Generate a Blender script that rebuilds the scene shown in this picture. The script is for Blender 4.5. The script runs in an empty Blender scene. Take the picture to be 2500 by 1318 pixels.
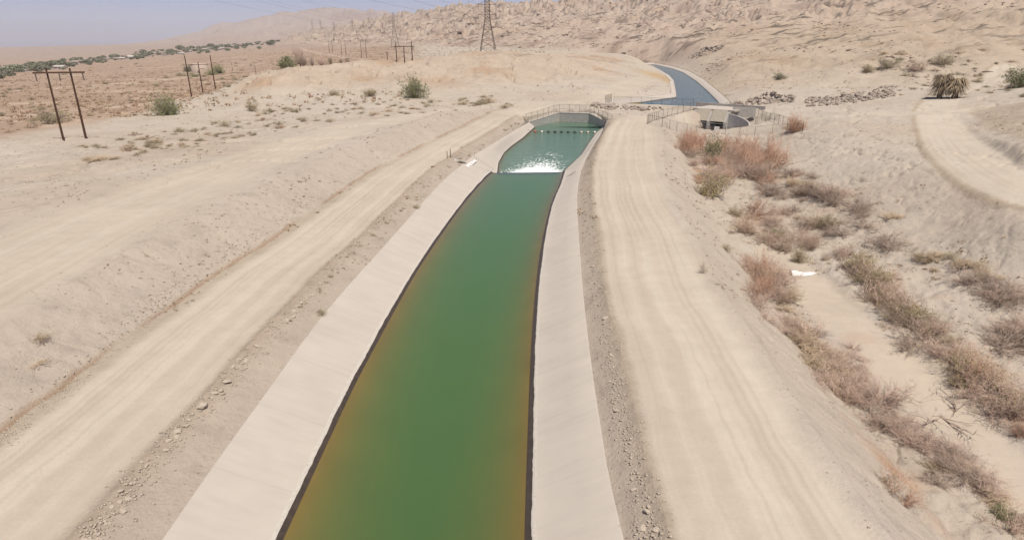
import bpy, bmesh, math, random
import numpy as np
random.seed(7)
SC = bpy.context.scene
COL = SC.collection

# ------------------------------------------------------------------ camera, sky, sun, exposure
F = 1543.0; PITCH = math.radians(19.9); ROLL = math.radians(0.6); CZ = 15.0
cam_d = bpy.data.cameras.new('camera'); cam = bpy.data.objects.new('camera', cam_d); COL.objects.link(cam)
cam_d.sensor_width = 36.0; cam_d.lens = 36.0 * F / 2500.0; cam_d.clip_start = 0.5; cam_d.clip_end = 60000
_f = np.array([0, math.cos(PITCH), -math.sin(PITCH)]); _u = np.array([0, math.sin(PITCH), math.cos(PITCH)]); _r = np.array([1.0, 0, 0])
RV = math.cos(ROLL) * _r - math.sin(ROLL) * _u; UV = math.sin(ROLL) * _r + math.cos(ROLL) * _u; FV = _f
from mathutils import Matrix, Vector
M = Matrix(((RV[0], UV[0], -FV[0], 0), (RV[1], UV[1], -FV[1], 0), (RV[2], UV[2], -FV[2], CZ), (0, 0, 0, 1)))
cam.matrix_world = M
SC.camera = cam
SUN_AZ = math.radians(150); SUN_EL = math.radians(70)          # azimuth clockwise from +Y (ahead)
w = bpy.data.worlds.new('World'); SC.world = w; w.use_nodes = True
nt = w.node_tree
sky = nt.nodes.new('ShaderNodeTexSky'); sky.sky_type = 'NISHITA'; sky.sun_disc = False
sky.sun_elevation = SUN_EL; sky.sun_rotation = SUN_AZ
sky.air_density = 0.6; sky.dust_density = 0.6; sky.ozone_density = 3.0; sky.altitude = 0
tint = nt.nodes.new('ShaderNodeVectorMath'); tint.operation = 'MULTIPLY'; tint.inputs[1].default_value = (1.20, 0.96, 1.02)   # dusty air, the same all round
nt.nodes['Background'].inputs[1].default_value = 0.10
nt.links.new(sky.outputs[0], tint.inputs[0]); nt.links.new(tint.outputs[0], nt.nodes['Background'].inputs[0])
sd = bpy.data.lights.new('sun', 'SUN'); sd.energy = 5.0; sd.angle = math.radians(0.53); sd.color = (1.0, 0.96, 0.845)
so = bpy.data.objects.new('sun', sd); COL.objects.link(so)
sv = Vector((math.sin(SUN_AZ) * math.cos(SUN_EL), math.cos(SUN_AZ) * math.cos(SUN_EL), math.sin(SUN_EL)))
so.rotation_euler = sv.to_track_quat('Z', 'Y').to_euler(); so.location = (40, 10, 120)
SC.view_settings.view_transform = 'Standard'; SC.view_settings.look = 'None'
SC.view_settings.exposure = 0.0; SC.view_settings.gamma = 1.0
HAZE = 8.0e-5
SC.render.engine = 'CYCLES'
SC.cycles.use_denoising = True
SC.cycles.max_bounces = 8; SC.cycles.diffuse_bounces = 3; SC.cycles.glossy_bounces = 3
SC.cycles.transparent_max_bounces = 16; SC.cycles.volume_bounces = 1

# ------------------------------------------------------------------ geometry helpers
def G(u, v, z=0.0):
    d = FV + RV * (u - 1250) / F + UV * (659 - v) / F
    t = (z - CZ) / d[2]
    return np.array([0, 0, CZ]) + d * t
def at(u, v, y):
    d = FV + RV * (u - 1250) / F + UV * (659 - v) / F
    return np.array([0, 0, CZ]) + d * (y / d[1])
def uD(u, D):                       # ground position seen in column u (at the horizon) at range D
    a = math.atan2((u - 1250) / 1640.0, 1.0)
    return D * math.sin(a), D * math.cos(a)
def sstep(a, b, x):
    t = np.clip((x - a) / (b - a), 0, 1); return t * t * (3 - 2 * t)
def lin(r, g, b, k=1.0):
    def f(c):
        c /= 255.0
        return (c / 12.92 if c <= 0.04045 else ((c + 0.055) / 1.055) ** 2.4) * k
    return (f(r), f(g), f(b))
_ANG = np.arange(16) * (2 * math.pi / 16); _GX = np.cos(_ANG).astype(np.float32); _GY = np.sin(_ANG).astype(np.float32)
_PERM = np.random.RandomState(5).permutation(1024).astype(np.int32); _PERM = np.concatenate([_PERM, _PERM])
def perlin(x, y, seed=0):
    x = np.asarray(x, np.float64); y = np.asarray(y, np.float64)
    x0 = np.floor(x); y0 = np.floor(y); fx = (x - x0).astype(np.float32); fy = (y - y0).astype(np.float32)
    ix = (x0.astype(np.int64) + seed * 37 & 1023).astype(np.int32); iy = (y0.astype(np.int64) + seed * 91 & 1023).astype(np.int32)
    ux = fx * fx * fx * (fx * (fx * 6 - 15) + 10); uy = fy * fy * fy * (fy * (fy * 6 - 15) + 10)
    p0 = _PERM[ix]; p1 = _PERM[ix + 1]
    k = _PERM[p0 + iy] & 15; a = _GX[k] * fx + _GY[k] * fy
    k = _PERM[p1 + iy] & 15; b = _GX[k] * (fx - 1) + _GY[k] * fy
    iy = iy + 1 & 1023
    k = _PERM[p0 + iy] & 15; c = _GX[k] * fx + _GY[k] * (fy - 1)
    k = _PERM[p1 + iy] & 15; d = _GX[k] * (fx - 1) + _GY[k] * (fy - 1)
    return ((a + ux * (b - a)) * (1 - uy) + (c + ux * (d - c)) * uy) * 1.5
def fbm(x, y, seed=0, octv=4, gain=0.5, lac=2.03):
    s = 0; a = 1.0; n = 0
    for i in range(octv):
        s = s + a * perlin(x, y, seed + i * 17); n += a
        a *= gain; x = x * lac + 13.7; y = y * lac - 7.3
    return s / n
def ridged(x, y, seed=0, octv=4, gain=0.55):
    s = 0; a = 1.0; n = 0
    for i in range(octv):
        s = s + a * (1 - np.abs(perlin(x, y, seed + i * 31)) * 1.6); n += a
        a *= gain; x = x * 2.1 + 5.2; y = y * 2.1 + 9.1
    return s / n
def chaikin(p, n=2):
    p = np.array(p, float)
    for _ in range(n):
        q = [p[0]]
        for i in range(len(p) - 1):
            q += [0.75 * p[i] + 0.25 * p[i + 1], 0.25 * p[i] + 0.75 * p[i + 1]]
        q.append(p[-1]); p = np.array(q)
    return p
def pdist(x, y, P):
    """signed distance to polyline P (n,>=2) (positive to its right), arc parameter index"""
    best = np.full(x.shape, 1e18); sg = np.zeros(x.shape); par = np.zeros(x.shape)
    for i in range(len(P) - 1):
        ax, ay = P[i][0], P[i][1]; bx, by = P[i + 1][0], P[i + 1][1]
        dx, dy = bx - ax, by - ay; L2 = dx * dx + dy * dy
        px = x - ax; py = y - ay
        t = np.clip((px * dx + py * dy) / L2, 0, 1)
        ex = px - t * dx; ey = py - t * dy
        d2 = ex * ex + ey * ey
        m = d2 < best
        best = np.where(m, d2, best)
        sg = np.where(m, np.sign(px * dy - py * dx), sg); par = np.where(m, i + t, par)
    return np.sqrt(best) * np.where(sg == 0, 1, sg), par
def pdb(x, y, P, pad=14.0):
    """pdist near the polyline only, 99 elsewhere"""
    P = np.asarray(P); lo = P[:, :2].min(0) - pad; hi = P[:, :2].max(0) + pad
    i = (x > lo[0]) & (x < hi[0]) & (y > lo[1]) & (y < hi[1])
    d = np.full(np.shape(x), 99.0)
    if i.any(): d[i] = pdist(x[i], y[i], P)[0]
    return d
def inpoly(x, y, P):
    c = np.zeros(x.shape, bool); n = len(P)
    for i in range(n):
        x1, y1 = P[i][0], P[i][1]; x2, y2 = P[(i + 1) % n][0], P[(i + 1) % n][1]
        if y1 == y2: continue
        k = ((y1 > y) != (y2 > y)) & (x < (x2 - x1) * (y - y1) / (y2 - y1) + x1)
        c ^= k
    return c

# ------------------------------------------------------------------ plan of the place
ZW, ZP, ZF = -2.0, -2.7, -1.5                 # water levels: canal, basin below the drop, far canal
def GL(lst): return np.array([G(u, v, z) for u, v, z in lst])
LT = GL([(403,1318,-.6),(544,1113,-.6),(666,944,-.6),(769,798,-.6),(851,700,-.6),(960,580,-.6),(1026,504,-.6),(1084,440,-.6),(1130,402,-.6),
         (1160,378,-.65),(1190,360,-.7),(1236,332,-.95),(1262,316,-1.3),(1292,299.5,-1.7)])
LT = np.vstack([[LT[0][0] + .1, -45, -.6], LT])
RT = GL([(1516,1318,-.6),(1478,1154,-.6),(1459,1027,-.6),(1440,900,-.6),(1420,720,-.6),(1412,600,-.6),(1406,500,-.6),(1410,450,-.7),(1420,408,-.9),
         (1446,358,-1.5),(1468,326,-1.7),(1481,307,-1.7)])
RT = np.vstack([[RT[0][0] - .1, -45, -.6], RT])
LW = np.vstack([[-8.55, -45, ZW], GL([(690,1318,ZW),(840,980,ZW),(894,900,ZW),(990,705,ZW),(1040,625,ZW),(1116,520,ZW),(1148,478,ZW),(1176,446,ZW),(1200,422,ZW),(1216,416,ZW),
         (1219,398,ZP),(1232,374,ZP),(1250,358,ZP),(1280,336,ZP),(1306.7,311,ZP)])])
RW = np.vstack([[0.3, -45, ZW], GL([(1279,1318,ZW),(1284,1200,ZW),(1292,900,ZW),(1300,800,ZW),(1308,700,ZW),(1318,600,ZW),(1340,520,ZW),(1348,488,ZW),(1366,450,ZW),(1373,423,ZW),
         (1376,419,ZP),(1418,380,ZP),(1440,346,ZP),(1456,324,ZP),(1467,315,ZP)])])
for _P in (LW, RW):                      # the built edges are smooth curves
    _c = np.polyfit(_P[1:9, 1], _P[1:9, 0], 3); _P[1:8, 0] = np.polyval(_c, _P[1:8, 1])
BWL = G(1366, 296.7, ZP); BWR = G(1438.5, 299.5, ZP)
ZWALL = -0.75
WEIR_Y = 0.5 * (G(1216,416,ZW)[1] + G(1373,423,ZW)[1])
LTs = np.vstack([LT[:1], chaikin(LT[1:], 1)]); RTs = np.vstack([RT[:1], chaikin(RT[1:], 1)])
POLY = np.vstack([LTs[:, :2], [LTs[-1, :2] + [-.7, .6]], [BWL[:2] + [-.9, 1.3]], [BWR[:2] + [.9, 1.3]], [RTs[-1, :2] + [1.0, .8]], RTs[::-1, :2]])
# far canal
FL = GL([(1470,258,ZF),(1560,251,ZF),(1652,238,ZF),(1650,222,ZF),(1645,197,ZF),(1634,185,ZF),(1612,172,ZF),(1597,164,ZF),(1588,160,ZF)])
FR = GL([(1762,262,ZF),(1749,245,ZF),(1726,222,ZF),(1700,199,ZF),(1668,178,ZF),(1640,168,ZF),(1612,161.5,ZF),(1596,158.3,ZF)])
FLt = GL([(1470,247,-.7),(1560,239,-.9),(1640,230,-.9),(1640,216,-.9),(1636,195,-.9),(1625,183,-.9),(1602,169,-.9),(1589,162,-.9),(1582,158.5,-.9)])
FRt = GL([(1785,260,-.8),(1773,243,-.7),(1745,219,-.7),(1714,194,-.7),(1677,173,-.7),(1643,163,-.7),(1611,157,-.7),(1596,154.5,-.7)])
for _n in ('FL', 'FR', 'FLt', 'FRt'):
    _p = globals()[_n]; globals()[_n] = np.vstack([_p, _p[-1] + [-26, 14, 0], _p[-1] + [-75, 30, 0]])
FPOLY = np.vstack([FLt[:, :2], FRt[::-1, :2]])
# roads
ROADB = chaikin(GL([(-200,760,2),(0,660,2),(200,560,2),(420,465,2),(620,390,1.8),(820,320,1.4),(980,283,.8),(1150,262,.5),(1300,250,.5)])[:, :2], 1)      # bench road
ROADR = chaikin(GL([(2620,505,1.2),(2500,470,1.2),(2400,420,1.2),(2330,365,1.1),(2290,300,1.1),(2282,262,1.3),(2330,225,1.9),(2450,195,3)])[:, :2], 1)
ROADX = chaikin(GL([(1480,262,.2),(1640,266,.2),(1900,283,.8),(2100,282,1),(2290,278,1.1),(2500,262,2.2)])[:, :2], 1)
ROADF = chaikin(GL([(1260,275,.2),(1400,250,.4),(1500,225,.5),(1580,200,.5),(1592,180,.5),(1575,162,.7),(1560,152,1.2)])[:, :2], 1)
TRACK = chaikin(GL([(1900,610,-3.9),(1960,680,-4),(2060,770,-4),(2200,900,-4),(2380,1060,-4),(2500,1170,-4.1),(2640,1320,-4.2)])[:, :2], 1)
# base terrain: thin-plate surface through surveyed points (u, range, z) / (u, v, z)
CP = []
for u, v, z in [(0,760,2),(250,640,2),(560,480,2),(850,330,1.6),(1000,285,1),(0,600,2),(0,430,1.8),(300,385,1.6),(620,330,1.2),(840,290,.8),(1100,265,.5),
                (300,520,2.1),(600,400,1.8),(0,330,.3),(210,338,.3),(500,270,0),(0,280,-.8),(300,240,-1.3),(468,237,-1),(0,220,-2.5),(300,190,-3.6),(490,178,-4),
                (1930,650,-4),(2100,800,-4),(2500,1200,-4.2),(1850,420,-3.7),(1800,480,-4),(2000,560,-3.8),(2400,1318,-4.2),(2200,1100,-4.2),(1760,420,-3.5),
                (2050,420,-1.6),(1950,370,-2),(2150,480,-1.6),(2250,450,0),(2300,560,-1.8),(2450,620,-1.2),(2500,700,-2.2),(2200,400,.3),(2100,320,.8),
                (2000,300,.4),(2200,300,1),(2500,350,3.4),(2420,290,2),(2440,470,1.1),(2330,380,1.1),(2290,310,1.1),(2560,500,1.1),(1690,330,-3.1),(1850,328,-2.4),(1960,318,-.6),(1600,300,-.6),
                (1550,262,.2),(1450,250,.4),(1400,230,.8),(1650,262,.2),(1540,290,.1),(2300,220,1.8),(2500,200,3.2),(2080,245,.9),(1880,250,.3),(1250,250,.6),
                (2500,820,-3.6),(2400,760,-3),(2500,560,0.5)]:
    p = G(u, v, z); CP.append((p[0], p[1], z))
for u, D, z in [(0,800,-9),(200,1150,-7),(400,1400,-2),(500,1500,5),(690,1800,14),(0,3000,-8),(0,8000,5),(300,4000,18),(-600,800,-9),(-600,3000,-8),(-600,8000,5),(-800,200,-2),
                (750,400,0),(800,1200,7),(970,830,8.8),(1197,390,6.9),(520,185,0),(700,180,.5),(900,175,1),(1100,180,1),(1300,190,1),
                (640,222,5.4),(760,235,5.6),(900,250,8.2),(1000,250,7.4),(1120,258,9.2),(1250,265,9.3),(1350,262,8.6),(1440,250,5.4),
                (560,230,1),(640,300,-1.5),(800,340,0),(950,340,3),(1100,340,6),(1250,430,7.2),(1350,350,7),(1590,340,.4),(1560,378,1.6),(1480,300,3),(1500,380,5),
                (1760,230,.3),(1800,330,7.7),(1700,400,7),(2000,250,4),(2100,200,1.6),(1900,200,1),(1600,450,7.4),(1300,560,8),(1000,600,7),(2000,350,8.5),(2400,300,11),(2500,350,12),
                (2300,200,2.6),(2600,200,5),(2900,150,6),(1600,1500,10),(2400,1500,12),(1000,3000,16),(1600,8000,12),(600,8000,12),(2600,8000,12),(3200,600,14)]:
    x, y = uD(u, D); CP.append((x, y, z))
for x, y, z in [(-30,0,2),(-60,5,2.2),(-30,15,2),(20,0,-4.1),(35,5,-3.5),(60,10,0),(20,18,-4.2),(-14,10,.5),(70,40,3),(-100,30,1.5)]:
    CP.append((x, y, z))
CP = np.array(CP)
def _pq(x, y):
    return np.arctan2(x, np.maximum(y, 0) + 4) * 2.2, np.log(np.hypot(x, y) + 6)
_cp = np.stack(_pq(CP[:, 0], CP[:, 1]), 1)
def _k(r2): return 0.5 * r2 * np.log(r2 + 1e-9)
_n = len(_cp)
_A = np.zeros((_n + 3, _n + 3)); _A[:_n, :_n] = _k(((_cp[:, None] - _cp[None]) ** 2).sum(2)) + np.eye(_n) * 0.002
_A[:_n, _n] = 1; _A[:_n, _n + 1:] = _cp; _A[_n, :_n] = 1; _A[_n + 1:, :_n] = _cp.T
_w = np.linalg.solve(_A, np.concatenate([CP[:, 2], [0, 0, 0]]))
_gp = np.linspace(-3.6, 3.6, 361); _gq = np.linspace(1.7, 9.6, 396)
_PP, _QQ = np.meshgrid(_gp, _gq, indexing='ij')
_TAB = _w[_n] + _w[_n + 1] * _PP + _w[_n + 2] * _QQ
for _i in range(_n): _TAB = _TAB + _w[_i] * _k((_PP - _cp[_i, 0]) ** 2 + (_QQ - _cp[_i, 1]) ** 2)
def base_z(x, y):
    p, q = _pq(x, y)
    a = np.clip((p + 3.6) / .02, 0, 359.999); b = np.clip((q - 1.7) / .02, 0, 394.999)
    i = a.astype(int); j = b.astype(int); f = a - i; g = b - j
    return (_TAB[i, j] * (1 - f) + _TAB[i + 1, j] * f) * (1 - g) + (_TAB[i, j + 1] * (1 - f) + _TAB[i + 1, j + 1] * f) * g
def vh(u): return 100.5 - 0.0105 * (u - 1250)
BU = np.array([560,700,850,950,1018,1100,1172,1300,1400,1516,1564,1646,1720,1800,2000,2300,2600,3400]); BV = np.array([108,97,68,50,42,34,29,27,21,20,13,-3,-16,-34,-60,-90,-100,-80.])
BE = (vh(BU) - BV) / 1560.0
BDF = np.interp(BU, [560,900,1200,1500,1700,2000,2600], [1900,1000,560,440,370,330,330]); BDC = np.interp(BU, [560,900,1200,1700,2600], [3200,2300,1600,1150,900])
AU = np.array([-900,250,300,340,400,500,556,576,592,648,696,738,780,808,850,881,906,920,934,968,1018,1074,1172,1300,1420,1516,1578,1708,1900,2600,3600])
AV = np.array([0,0,0,106.5,101,84,66,66,63,52,46,43,38,34,36,34,38,32,39,42,41,40,35,21,14,8,7,0,-10,-20,-20.])
AE = (vh(AU) - AV) / 1560.0; AE[:3] = 0.0

MOUNDS = [(640,218,1.6,26,24),(760,226,.6,14,20),(905,240,.9,20,22),(1130,252,.8,20,20),(1260,258,.9,22,20),(2330,262,5.5,24,30),(2120,245,2.0,22,20),(1880,290,2.5,30,34),(1480,330,2.0,20,26)]
def height(x, y, full=False):
    """terrain height; full=True also returns the masks the soil colours and the splitting use"""
    x = np.asarray(x, float); y = np.asarray(y, float)
    D = np.hypot(x, y)
    az = np.arctan2(x, y); uu = 1250 + 1640 * np.tan(np.clip(az, -1.2, 1.2))
    z = base_z(x, y); b0 = z.copy()
    # natural roughness, growing with range
    rough = fbm(x / 9.0, y / 9.0, 3, 3)
    n2 = fbm(x / 38.0, y / 38.0, 11, 3)
    wild = sstep(60, 140, D)
    z = z + n2 * 0.9 * wild * sstep(-400, 1300, uu) + rough * 0.16
    # knolls: gullied spoil mounds in the middle distance
    zr_ = np.zeros_like(z)
    for mu, mD, mh, ml, mr in MOUNDS:
        cx, cy = uD(mu, mD); i = (np.abs(x - cx) < 90) & (np.abs(y - cy) < 90)
        e = ((x[i] - cx) / ml) ** 2 + ((y[i] - cy) / mr) ** 2
        z[i] += mh * np.exp(-e ** 1.25) * (1 + .18 * n2[i])
    mm = sstep(1.6, 4.6, z) * sstep(150, 200, D) * (1 - sstep(340, 480, D)) * (1 - sstep(1500, 1560, uu))
    i = mm > 0; gul = zr_.copy(); gul[i] = ridged(x[i] / 17.0 + 0.3 * rough[i], y[i] / 26.0, 41, 3)
    z = z + mm * (gul - 0.55) * 2.2
    m2 = sstep(1640, 1800, uu) * sstep(190, 260, D) * (1 - sstep(420, 600, D))
    i = m2 > 0; gul = zr_; gul[i] = ridged(x[i] / 30.0, y[i] / 34.0, 77, 3)
    z = z + m2 * (gul - 0.55) * 3.4; zr_ = np.zeros_like(z)
    i = (D > 45) & (D < 520)
    hum = zr_.copy(); hum[i] = fbm(x[i] / 2.6, y[i] / 4.5, 171, 3)
    rl1 = zr_.copy(); rl1[i] = np.abs(perlin(x[i] / 5.5 + .5 * hum[i], y[i] / 8.0, 181)); rl2 = zr_.copy(); rl2[i] = np.abs(perlin(x[i] / 14.0 + .3 * hum[i], y[i] / 19.0, 182))
    wz = sstep(50, 95, D) * (1 - sstep(330, 480, D))
    z = z + wz * (.15 * hum - (.14 + .16 * sstep(90, 130, D)) * np.exp(-(rl1 / .075) ** 2) * sstep(-.1, .25, n2) - (.4 + .9 * mm) * np.exp(-(rl2 / .06) ** 2))
    # badlands
    Df = np.interp(uu, BU, BDF); Dc = np.interp(uu, BU, BDC); be = np.interp(uu, BU, BE)
    q = np.clip((np.log(D + 1) - np.log(Df)) / (np.log(Dc) - np.log(Df)), 0, 1)
    hillm = sstep(0.0, 0.12, q) * sstep(560, 760, uu)
    i = hillm > 0
    hz = np.zeros_like(z)
    if i.any():
        xs, ys, qs, Ds = x[i], y[i], q[i], D[i]
        wx = fbm(xs / 90.0, ys / 90.0, 5, 3) * 40; wy = fbm(xs / 90.0, ys / 90.0, 6, 3) * 40
        c, s = math.cos(1.30), math.sin(1.30)
        a = (xs + wx) * c + (ys + wy) * s; bq = -(xs + wx) * s + (ys + wy) * c
        rr = ridged(a / 150.0, bq / 52.0, 21, 5, 0.6)
        r2 = ridged(a / 52.0, bq / 13.0, 29, 3, 0.6)
        top = 15 + np.minimum(Ds, Dc[i]) * be[i] * 1.0 + 2
        big = ridged((xs + wx) / 260.0, (ys + wy) / 260.0, 91, 2)
        h = (top - b0[i]) * (qs ** 1.25) * (0.86 + 0.2 * big)
        past = np.clip((Ds - Dc[i]) / Dc[i], 0, 1)
        h = h * (1 - 0.5 * past)
        amp = (0.0125 * Ds) * (0.25 + 0.75 * sstep(0, .5, qs)) * np.clip(.75 + 1.3 * fbm(xs / 210.0, ys / 300.0, 195, 3), .2, 1.6)
        gl = np.exp(-(np.abs(perlin((xs + wx) / 75.0, (ys + wy) / 120.0, 191)) / .07) ** 2)
        hz[i] = h + amp * ((rr - 0.55) * 2.3 + (r2 - .55) * .7 - .55 * gl) * np.clip(1400 / Ds, .35, 1)
    z = z + hz * hillm
    # far mountains
    ae = np.interp(uu, AU, AE)
    fm = sstep(2600, 5200, D) * (ae > 0.0005)
    i = fm > 0
    if i.any():
        t = (15 + np.minimum(D[i], 5200) * ae[i] - b0[i])
        nn = ridged(x[i] / 900.0, y[i] / 900.0, 55, 4)
        edge = sstep(2600, 5200, D[i]); n3 = ridged(x[i] / 330.0, y[i] / 420.0, 58, 4)
        z[i] = np.maximum(z[i], b0[i] + t * edge * (1 - 0.28 * (1 - edge) - 0.4 * (1 - nn) * edge * (1 - edge) * 2.5) + (n3 - .6) * 46 * sstep(.1, .5, edge) * np.clip(ae[i] / .02, 0, 1))
    # canal corridor ------------------------------------------------------------------
    near = (y < 160) & (np.abs(x) < 120)
    road = np.zeros_like(z); dl_ = np.full_like(z, 99.0); dr_ = np.full_like(z, 99.0); lineL = np.zeros_like(z)
    if near.any():
        xs, ys, zs = x[near], y[near], z[near].copy()
        rg = rough[near]
        f1 = perlin(xs / 1.7, ys / 1.7, 61); f2 = perlin(xs / .55, ys / .55, 62)
        dL, pL = pdist(xs, ys, LTs); dL = -dL
        dR, pR = pdist(xs, ys, RTs)
        zlt = np.interp(pL, np.arange(len(LTs)), LTs[:, 2]); zrt = np.interp(pR, np.arange(len(RTs)), RTs[:, 2])
        fade = 1 - sstep(128, 150, ys)
        # left side: bank strip, ridge of clods, road, rilled bank, bench
        wob = 0.35 * perlin(ys / 11.0, xs * 0 + .3, 71)
        t = dL + wob * sstep(1.0, 3.0, dL) + 0.12 * f1 * sstep(.6, 1.5, dL)
        e0 = 2.0
        prof = np.interp(t, [0, .35, e0, e0 + .25, e0 + .6, 8.3, 9.3, 10.0, 14.6, 15.8], [0, .12, .62, .74, .6, .55, .5, .62, 2.55, 2.6])
        zl = prof + zlt * np.interp(t, [0, e0, 20], [1, 1, 1]) + (0.6 + zlt) * -sstep(0, e0, t)
        tw = np.clip(t, 0, 40)
        zl = zl + 0.05 * f1 * sstep(.3, 1, t) * (1 - sstep(2.8, 3.4, t)) + 0.06 * f2 * np.exp(-((t - 2.2) / .35) ** 2)
        slope_zone = sstep(9.6, 10.8, t) * (1 - sstep(14.4, 16, t))
        rill = np.abs(perlin(ys / 2.3 + xs * .1, t * 0.12, 81))
        zl = zl - slope_zone * 0.16 * np.exp(-(rill / .06) ** 2) * sstep(-.1, .3, perlin(ys / 6.0, xs / 6.0, 85)) + slope_zone * (0.03 * f1 + .05 * f2)
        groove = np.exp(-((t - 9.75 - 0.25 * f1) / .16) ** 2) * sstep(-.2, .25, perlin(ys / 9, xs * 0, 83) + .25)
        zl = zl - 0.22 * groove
        wl = (1 - sstep(14.8, 19.0, t)) * fade
        okL = (dL > -0.01) & (dR < 0)
        zs = np.where(okL, zs * (1 - wl) + zl * wl, zs)
        # right side: bank strip, clods, road, shoulder, embankment down to the wash
        wobr = 0.3 * perlin(ys / 13.0, xs * 0 + 5.3, 72)
        t2 = dR + wobr * sstep(.8, 2, dR) + 0.1 * f1 * sstep(.5, 1.5, dR)
        wr = np.interp(ys, [20, 60, 85, 120], [8.4, 9.3, 10.5, 11.5])
        zr = np.interp(t2, [0, .3, 1.35, 1.6, 2.0, 7.2], [0, .1, .6, .7, .6, .6]) + zrt - (0.6 + zrt) * sstep(0, 1.35, t2)
        down = np.clip((t2 - wr), 0, 20)
        zr = zr + np.where(down > 0, 0.10 * np.exp(-((t2 - wr + .2) / .5) ** 2), 0.10 * np.exp(-((t2 - wr + .2) / .5) ** 2)) - 0.72 * np.clip(down - .2, 0, 20)
        zr = zr + 0.05 * f2 * np.exp(-((t2 - 1.55) / .35) ** 2) + sstep(.3, 1, down) * (0.07 * f1 + 0.05 * f2 + .12 * rg)
        r2_ = np.abs(perlin(ys / 1.9 + xs * .15, t2 * 0.1, 84)); zr = zr - sstep(.8, 2, down) * .12 * np.exp(-(r2_ / .09) ** 2)
        wr2 = (1 - sstep(118, 138, ys))
        low = zs
        zr2 = np.where(down > .3, np.maximum(zr, low - 0.0 * rg), zr)
        kk = sstep(-.4, .5, zr - low)
        zr2 = np.where(down > .3, zr * kk + low * (1 - kk), zr)
        okR = (dR > -0.01) & (dL < 0)
        zs = np.where(okR, zs * (1 - wr2) + zr2 * wr2, zs)
        rd = np.where(okL, sstep(2.5, 3.3, t) * (1 - sstep(7.8, 9.0, t)) * fade, 0)
        rd2 = np.where(okR, sstep(1.7, 2.4, t2) * (1 - sstep(wr - 1.0, wr + .1, t2)) * (1 - sstep(125, 140, ys)), 0)
        # basin surround: ground level just behind the walls
        dw, _ = pdist(xs, ys, np.array([LT[-1], BWL, BWR, RT[-1]])[:, :2])
        bz = np.exp(-(np.clip(np.abs(dw) - .8, 0, 9) / 2.0) ** 2) * sstep(122, 132, ys)
        zs = zs * (1 - bz) + (-.72) * bz
        # benched roads
        for P_, wd, zz in ((ROADB, 5.2, None), (ROADR, 3.6, 1.1), (ROADX, 3.4, None), (ROADF, 4.6, None)):
            dd = pdb(xs, ys, P_)
            m = 1 - sstep(wd * .8, wd * 1.25, np.abs(dd) + .5 * f1)
            if zz is not None: m = m * (ys < 118) ; zs = zs * (1 - m * .5) + (zz + .04 * rg) * m * .5
            else: zs = zs - m * (rg * .12)
            if P_ is ROADR:
                out = sstep(wd * 1.1, wd * 2.3, dd * -1); zs = zs + 0
                zs = zs - .07 * np.exp(-((dd + wd * 1.12 + .3 * f1) / .22) ** 2) * (ys < 105)
        dt = pdb(xs, ys, TRACK)
        tm = 1 - sstep(1.6, 3.0, np.abs(dt) + .6 * f1)
        zs = zs - tm * (.25 + .1 * rg)
        wsh = sstep(-2.2, -3.2, zs) * (ys < 110)
        zs = zs + wsh * (1 - tm) * (.12 * f1 + .35 * rg + .06 * f2)
        offr = (dR > wr + 6) & (xs > 8)
        zs = zs + np.where(offr, .04 * f1 + .06 * f2 - .12 * np.exp(-(np.abs(perlin(xs / 3.4 + .4 * f1, ys / 4.6, 86)) / .06) ** 2), 0) * (1 - tm) * (np.abs(pdb(xs, ys, ROADR)) > 4)
        # pond in front of the gate structure and apron of the structure
        pd = np.hypot((xs - 46.5) / 9.5, (ys - 140) / 6.0)
        pm = 1 - sstep(.75, 1.25, pd + .08 * f1)
        zs = zs * (1 - pm) + np.minimum(zs, -4.4) * pm
        # cut the canal itself away
        ins = inpoly(xs, ys, POLY); edge = np.minimum(np.abs(dL), np.abs(dR))
        zs = np.where(ins, np.where((edge > .1) | (ys > 136), -6.0, np.minimum(zlt, zrt) - .12), zs)
        z[near] = zs
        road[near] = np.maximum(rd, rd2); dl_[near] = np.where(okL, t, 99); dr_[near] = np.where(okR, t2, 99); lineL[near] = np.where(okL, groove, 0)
    # far canal banks
    fc = (y > 130) & (y < 520) & (x > 0) & (x < 150)
    fcm = np.zeros_like(z)
    if fc.any():
        xs, ys, zs = x[fc], y[fc], z[fc].copy()
        dA, _ = pdist(xs, ys, FLt); dA = -dA; dB, _ = pdist(xs, ys, FRt)
        ina = inpoly(xs, ys, FPOLY)
        wA = np.exp(-(np.clip(dA, 0, 99) / 11.0) ** 2) * (dA > 0); wB = np.exp(-(np.clip(dB, 0, 99) / 12.0) ** 2) * (dB > 0)
        lvA = -.95 + np.clip(dA, 0, 4.5) * 0.3; lvB = -.75 + np.clip(dB, 0, 10) * 0.32
        zs = np.where((dA > 0) & ~ina & (dA < np.abs(dB)), zs * (1 - wA) + lvA * wA, zs)
        zs = np.where((dB > 0) & ~ina & (dB < np.abs(dA)), zs * (1 - wB) + lvB * wB, zs)
        df = pdb(xs, ys, np.array([FLt[0], FRt[0]])[:, :2], 16.0); df = np.where(df < 90, df, 99)
        fr_ = (np.abs(df) < 14) & ~ina & (dA < np.abs(df) + 6)
        zs = np.where(fr_, np.minimum(zs, -1.15 + .10 * np.abs(df)), zs)
        zs = np.where(ina, -6.5, zs)
        z[fc] = zs; fcm[fc] = np.where((dA > 0) & (dA < 9) & ~ina, 1, 0)
    if full:
        return z, dict(road=road, tL=dl_, tR=dr_, groove=lineL, hill=hillm, q=q, fm=fm, uu=uu, D=D, rough=rough, n2=n2, mound=mm, m2=m2, fcm=fcm)
    return z

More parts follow.
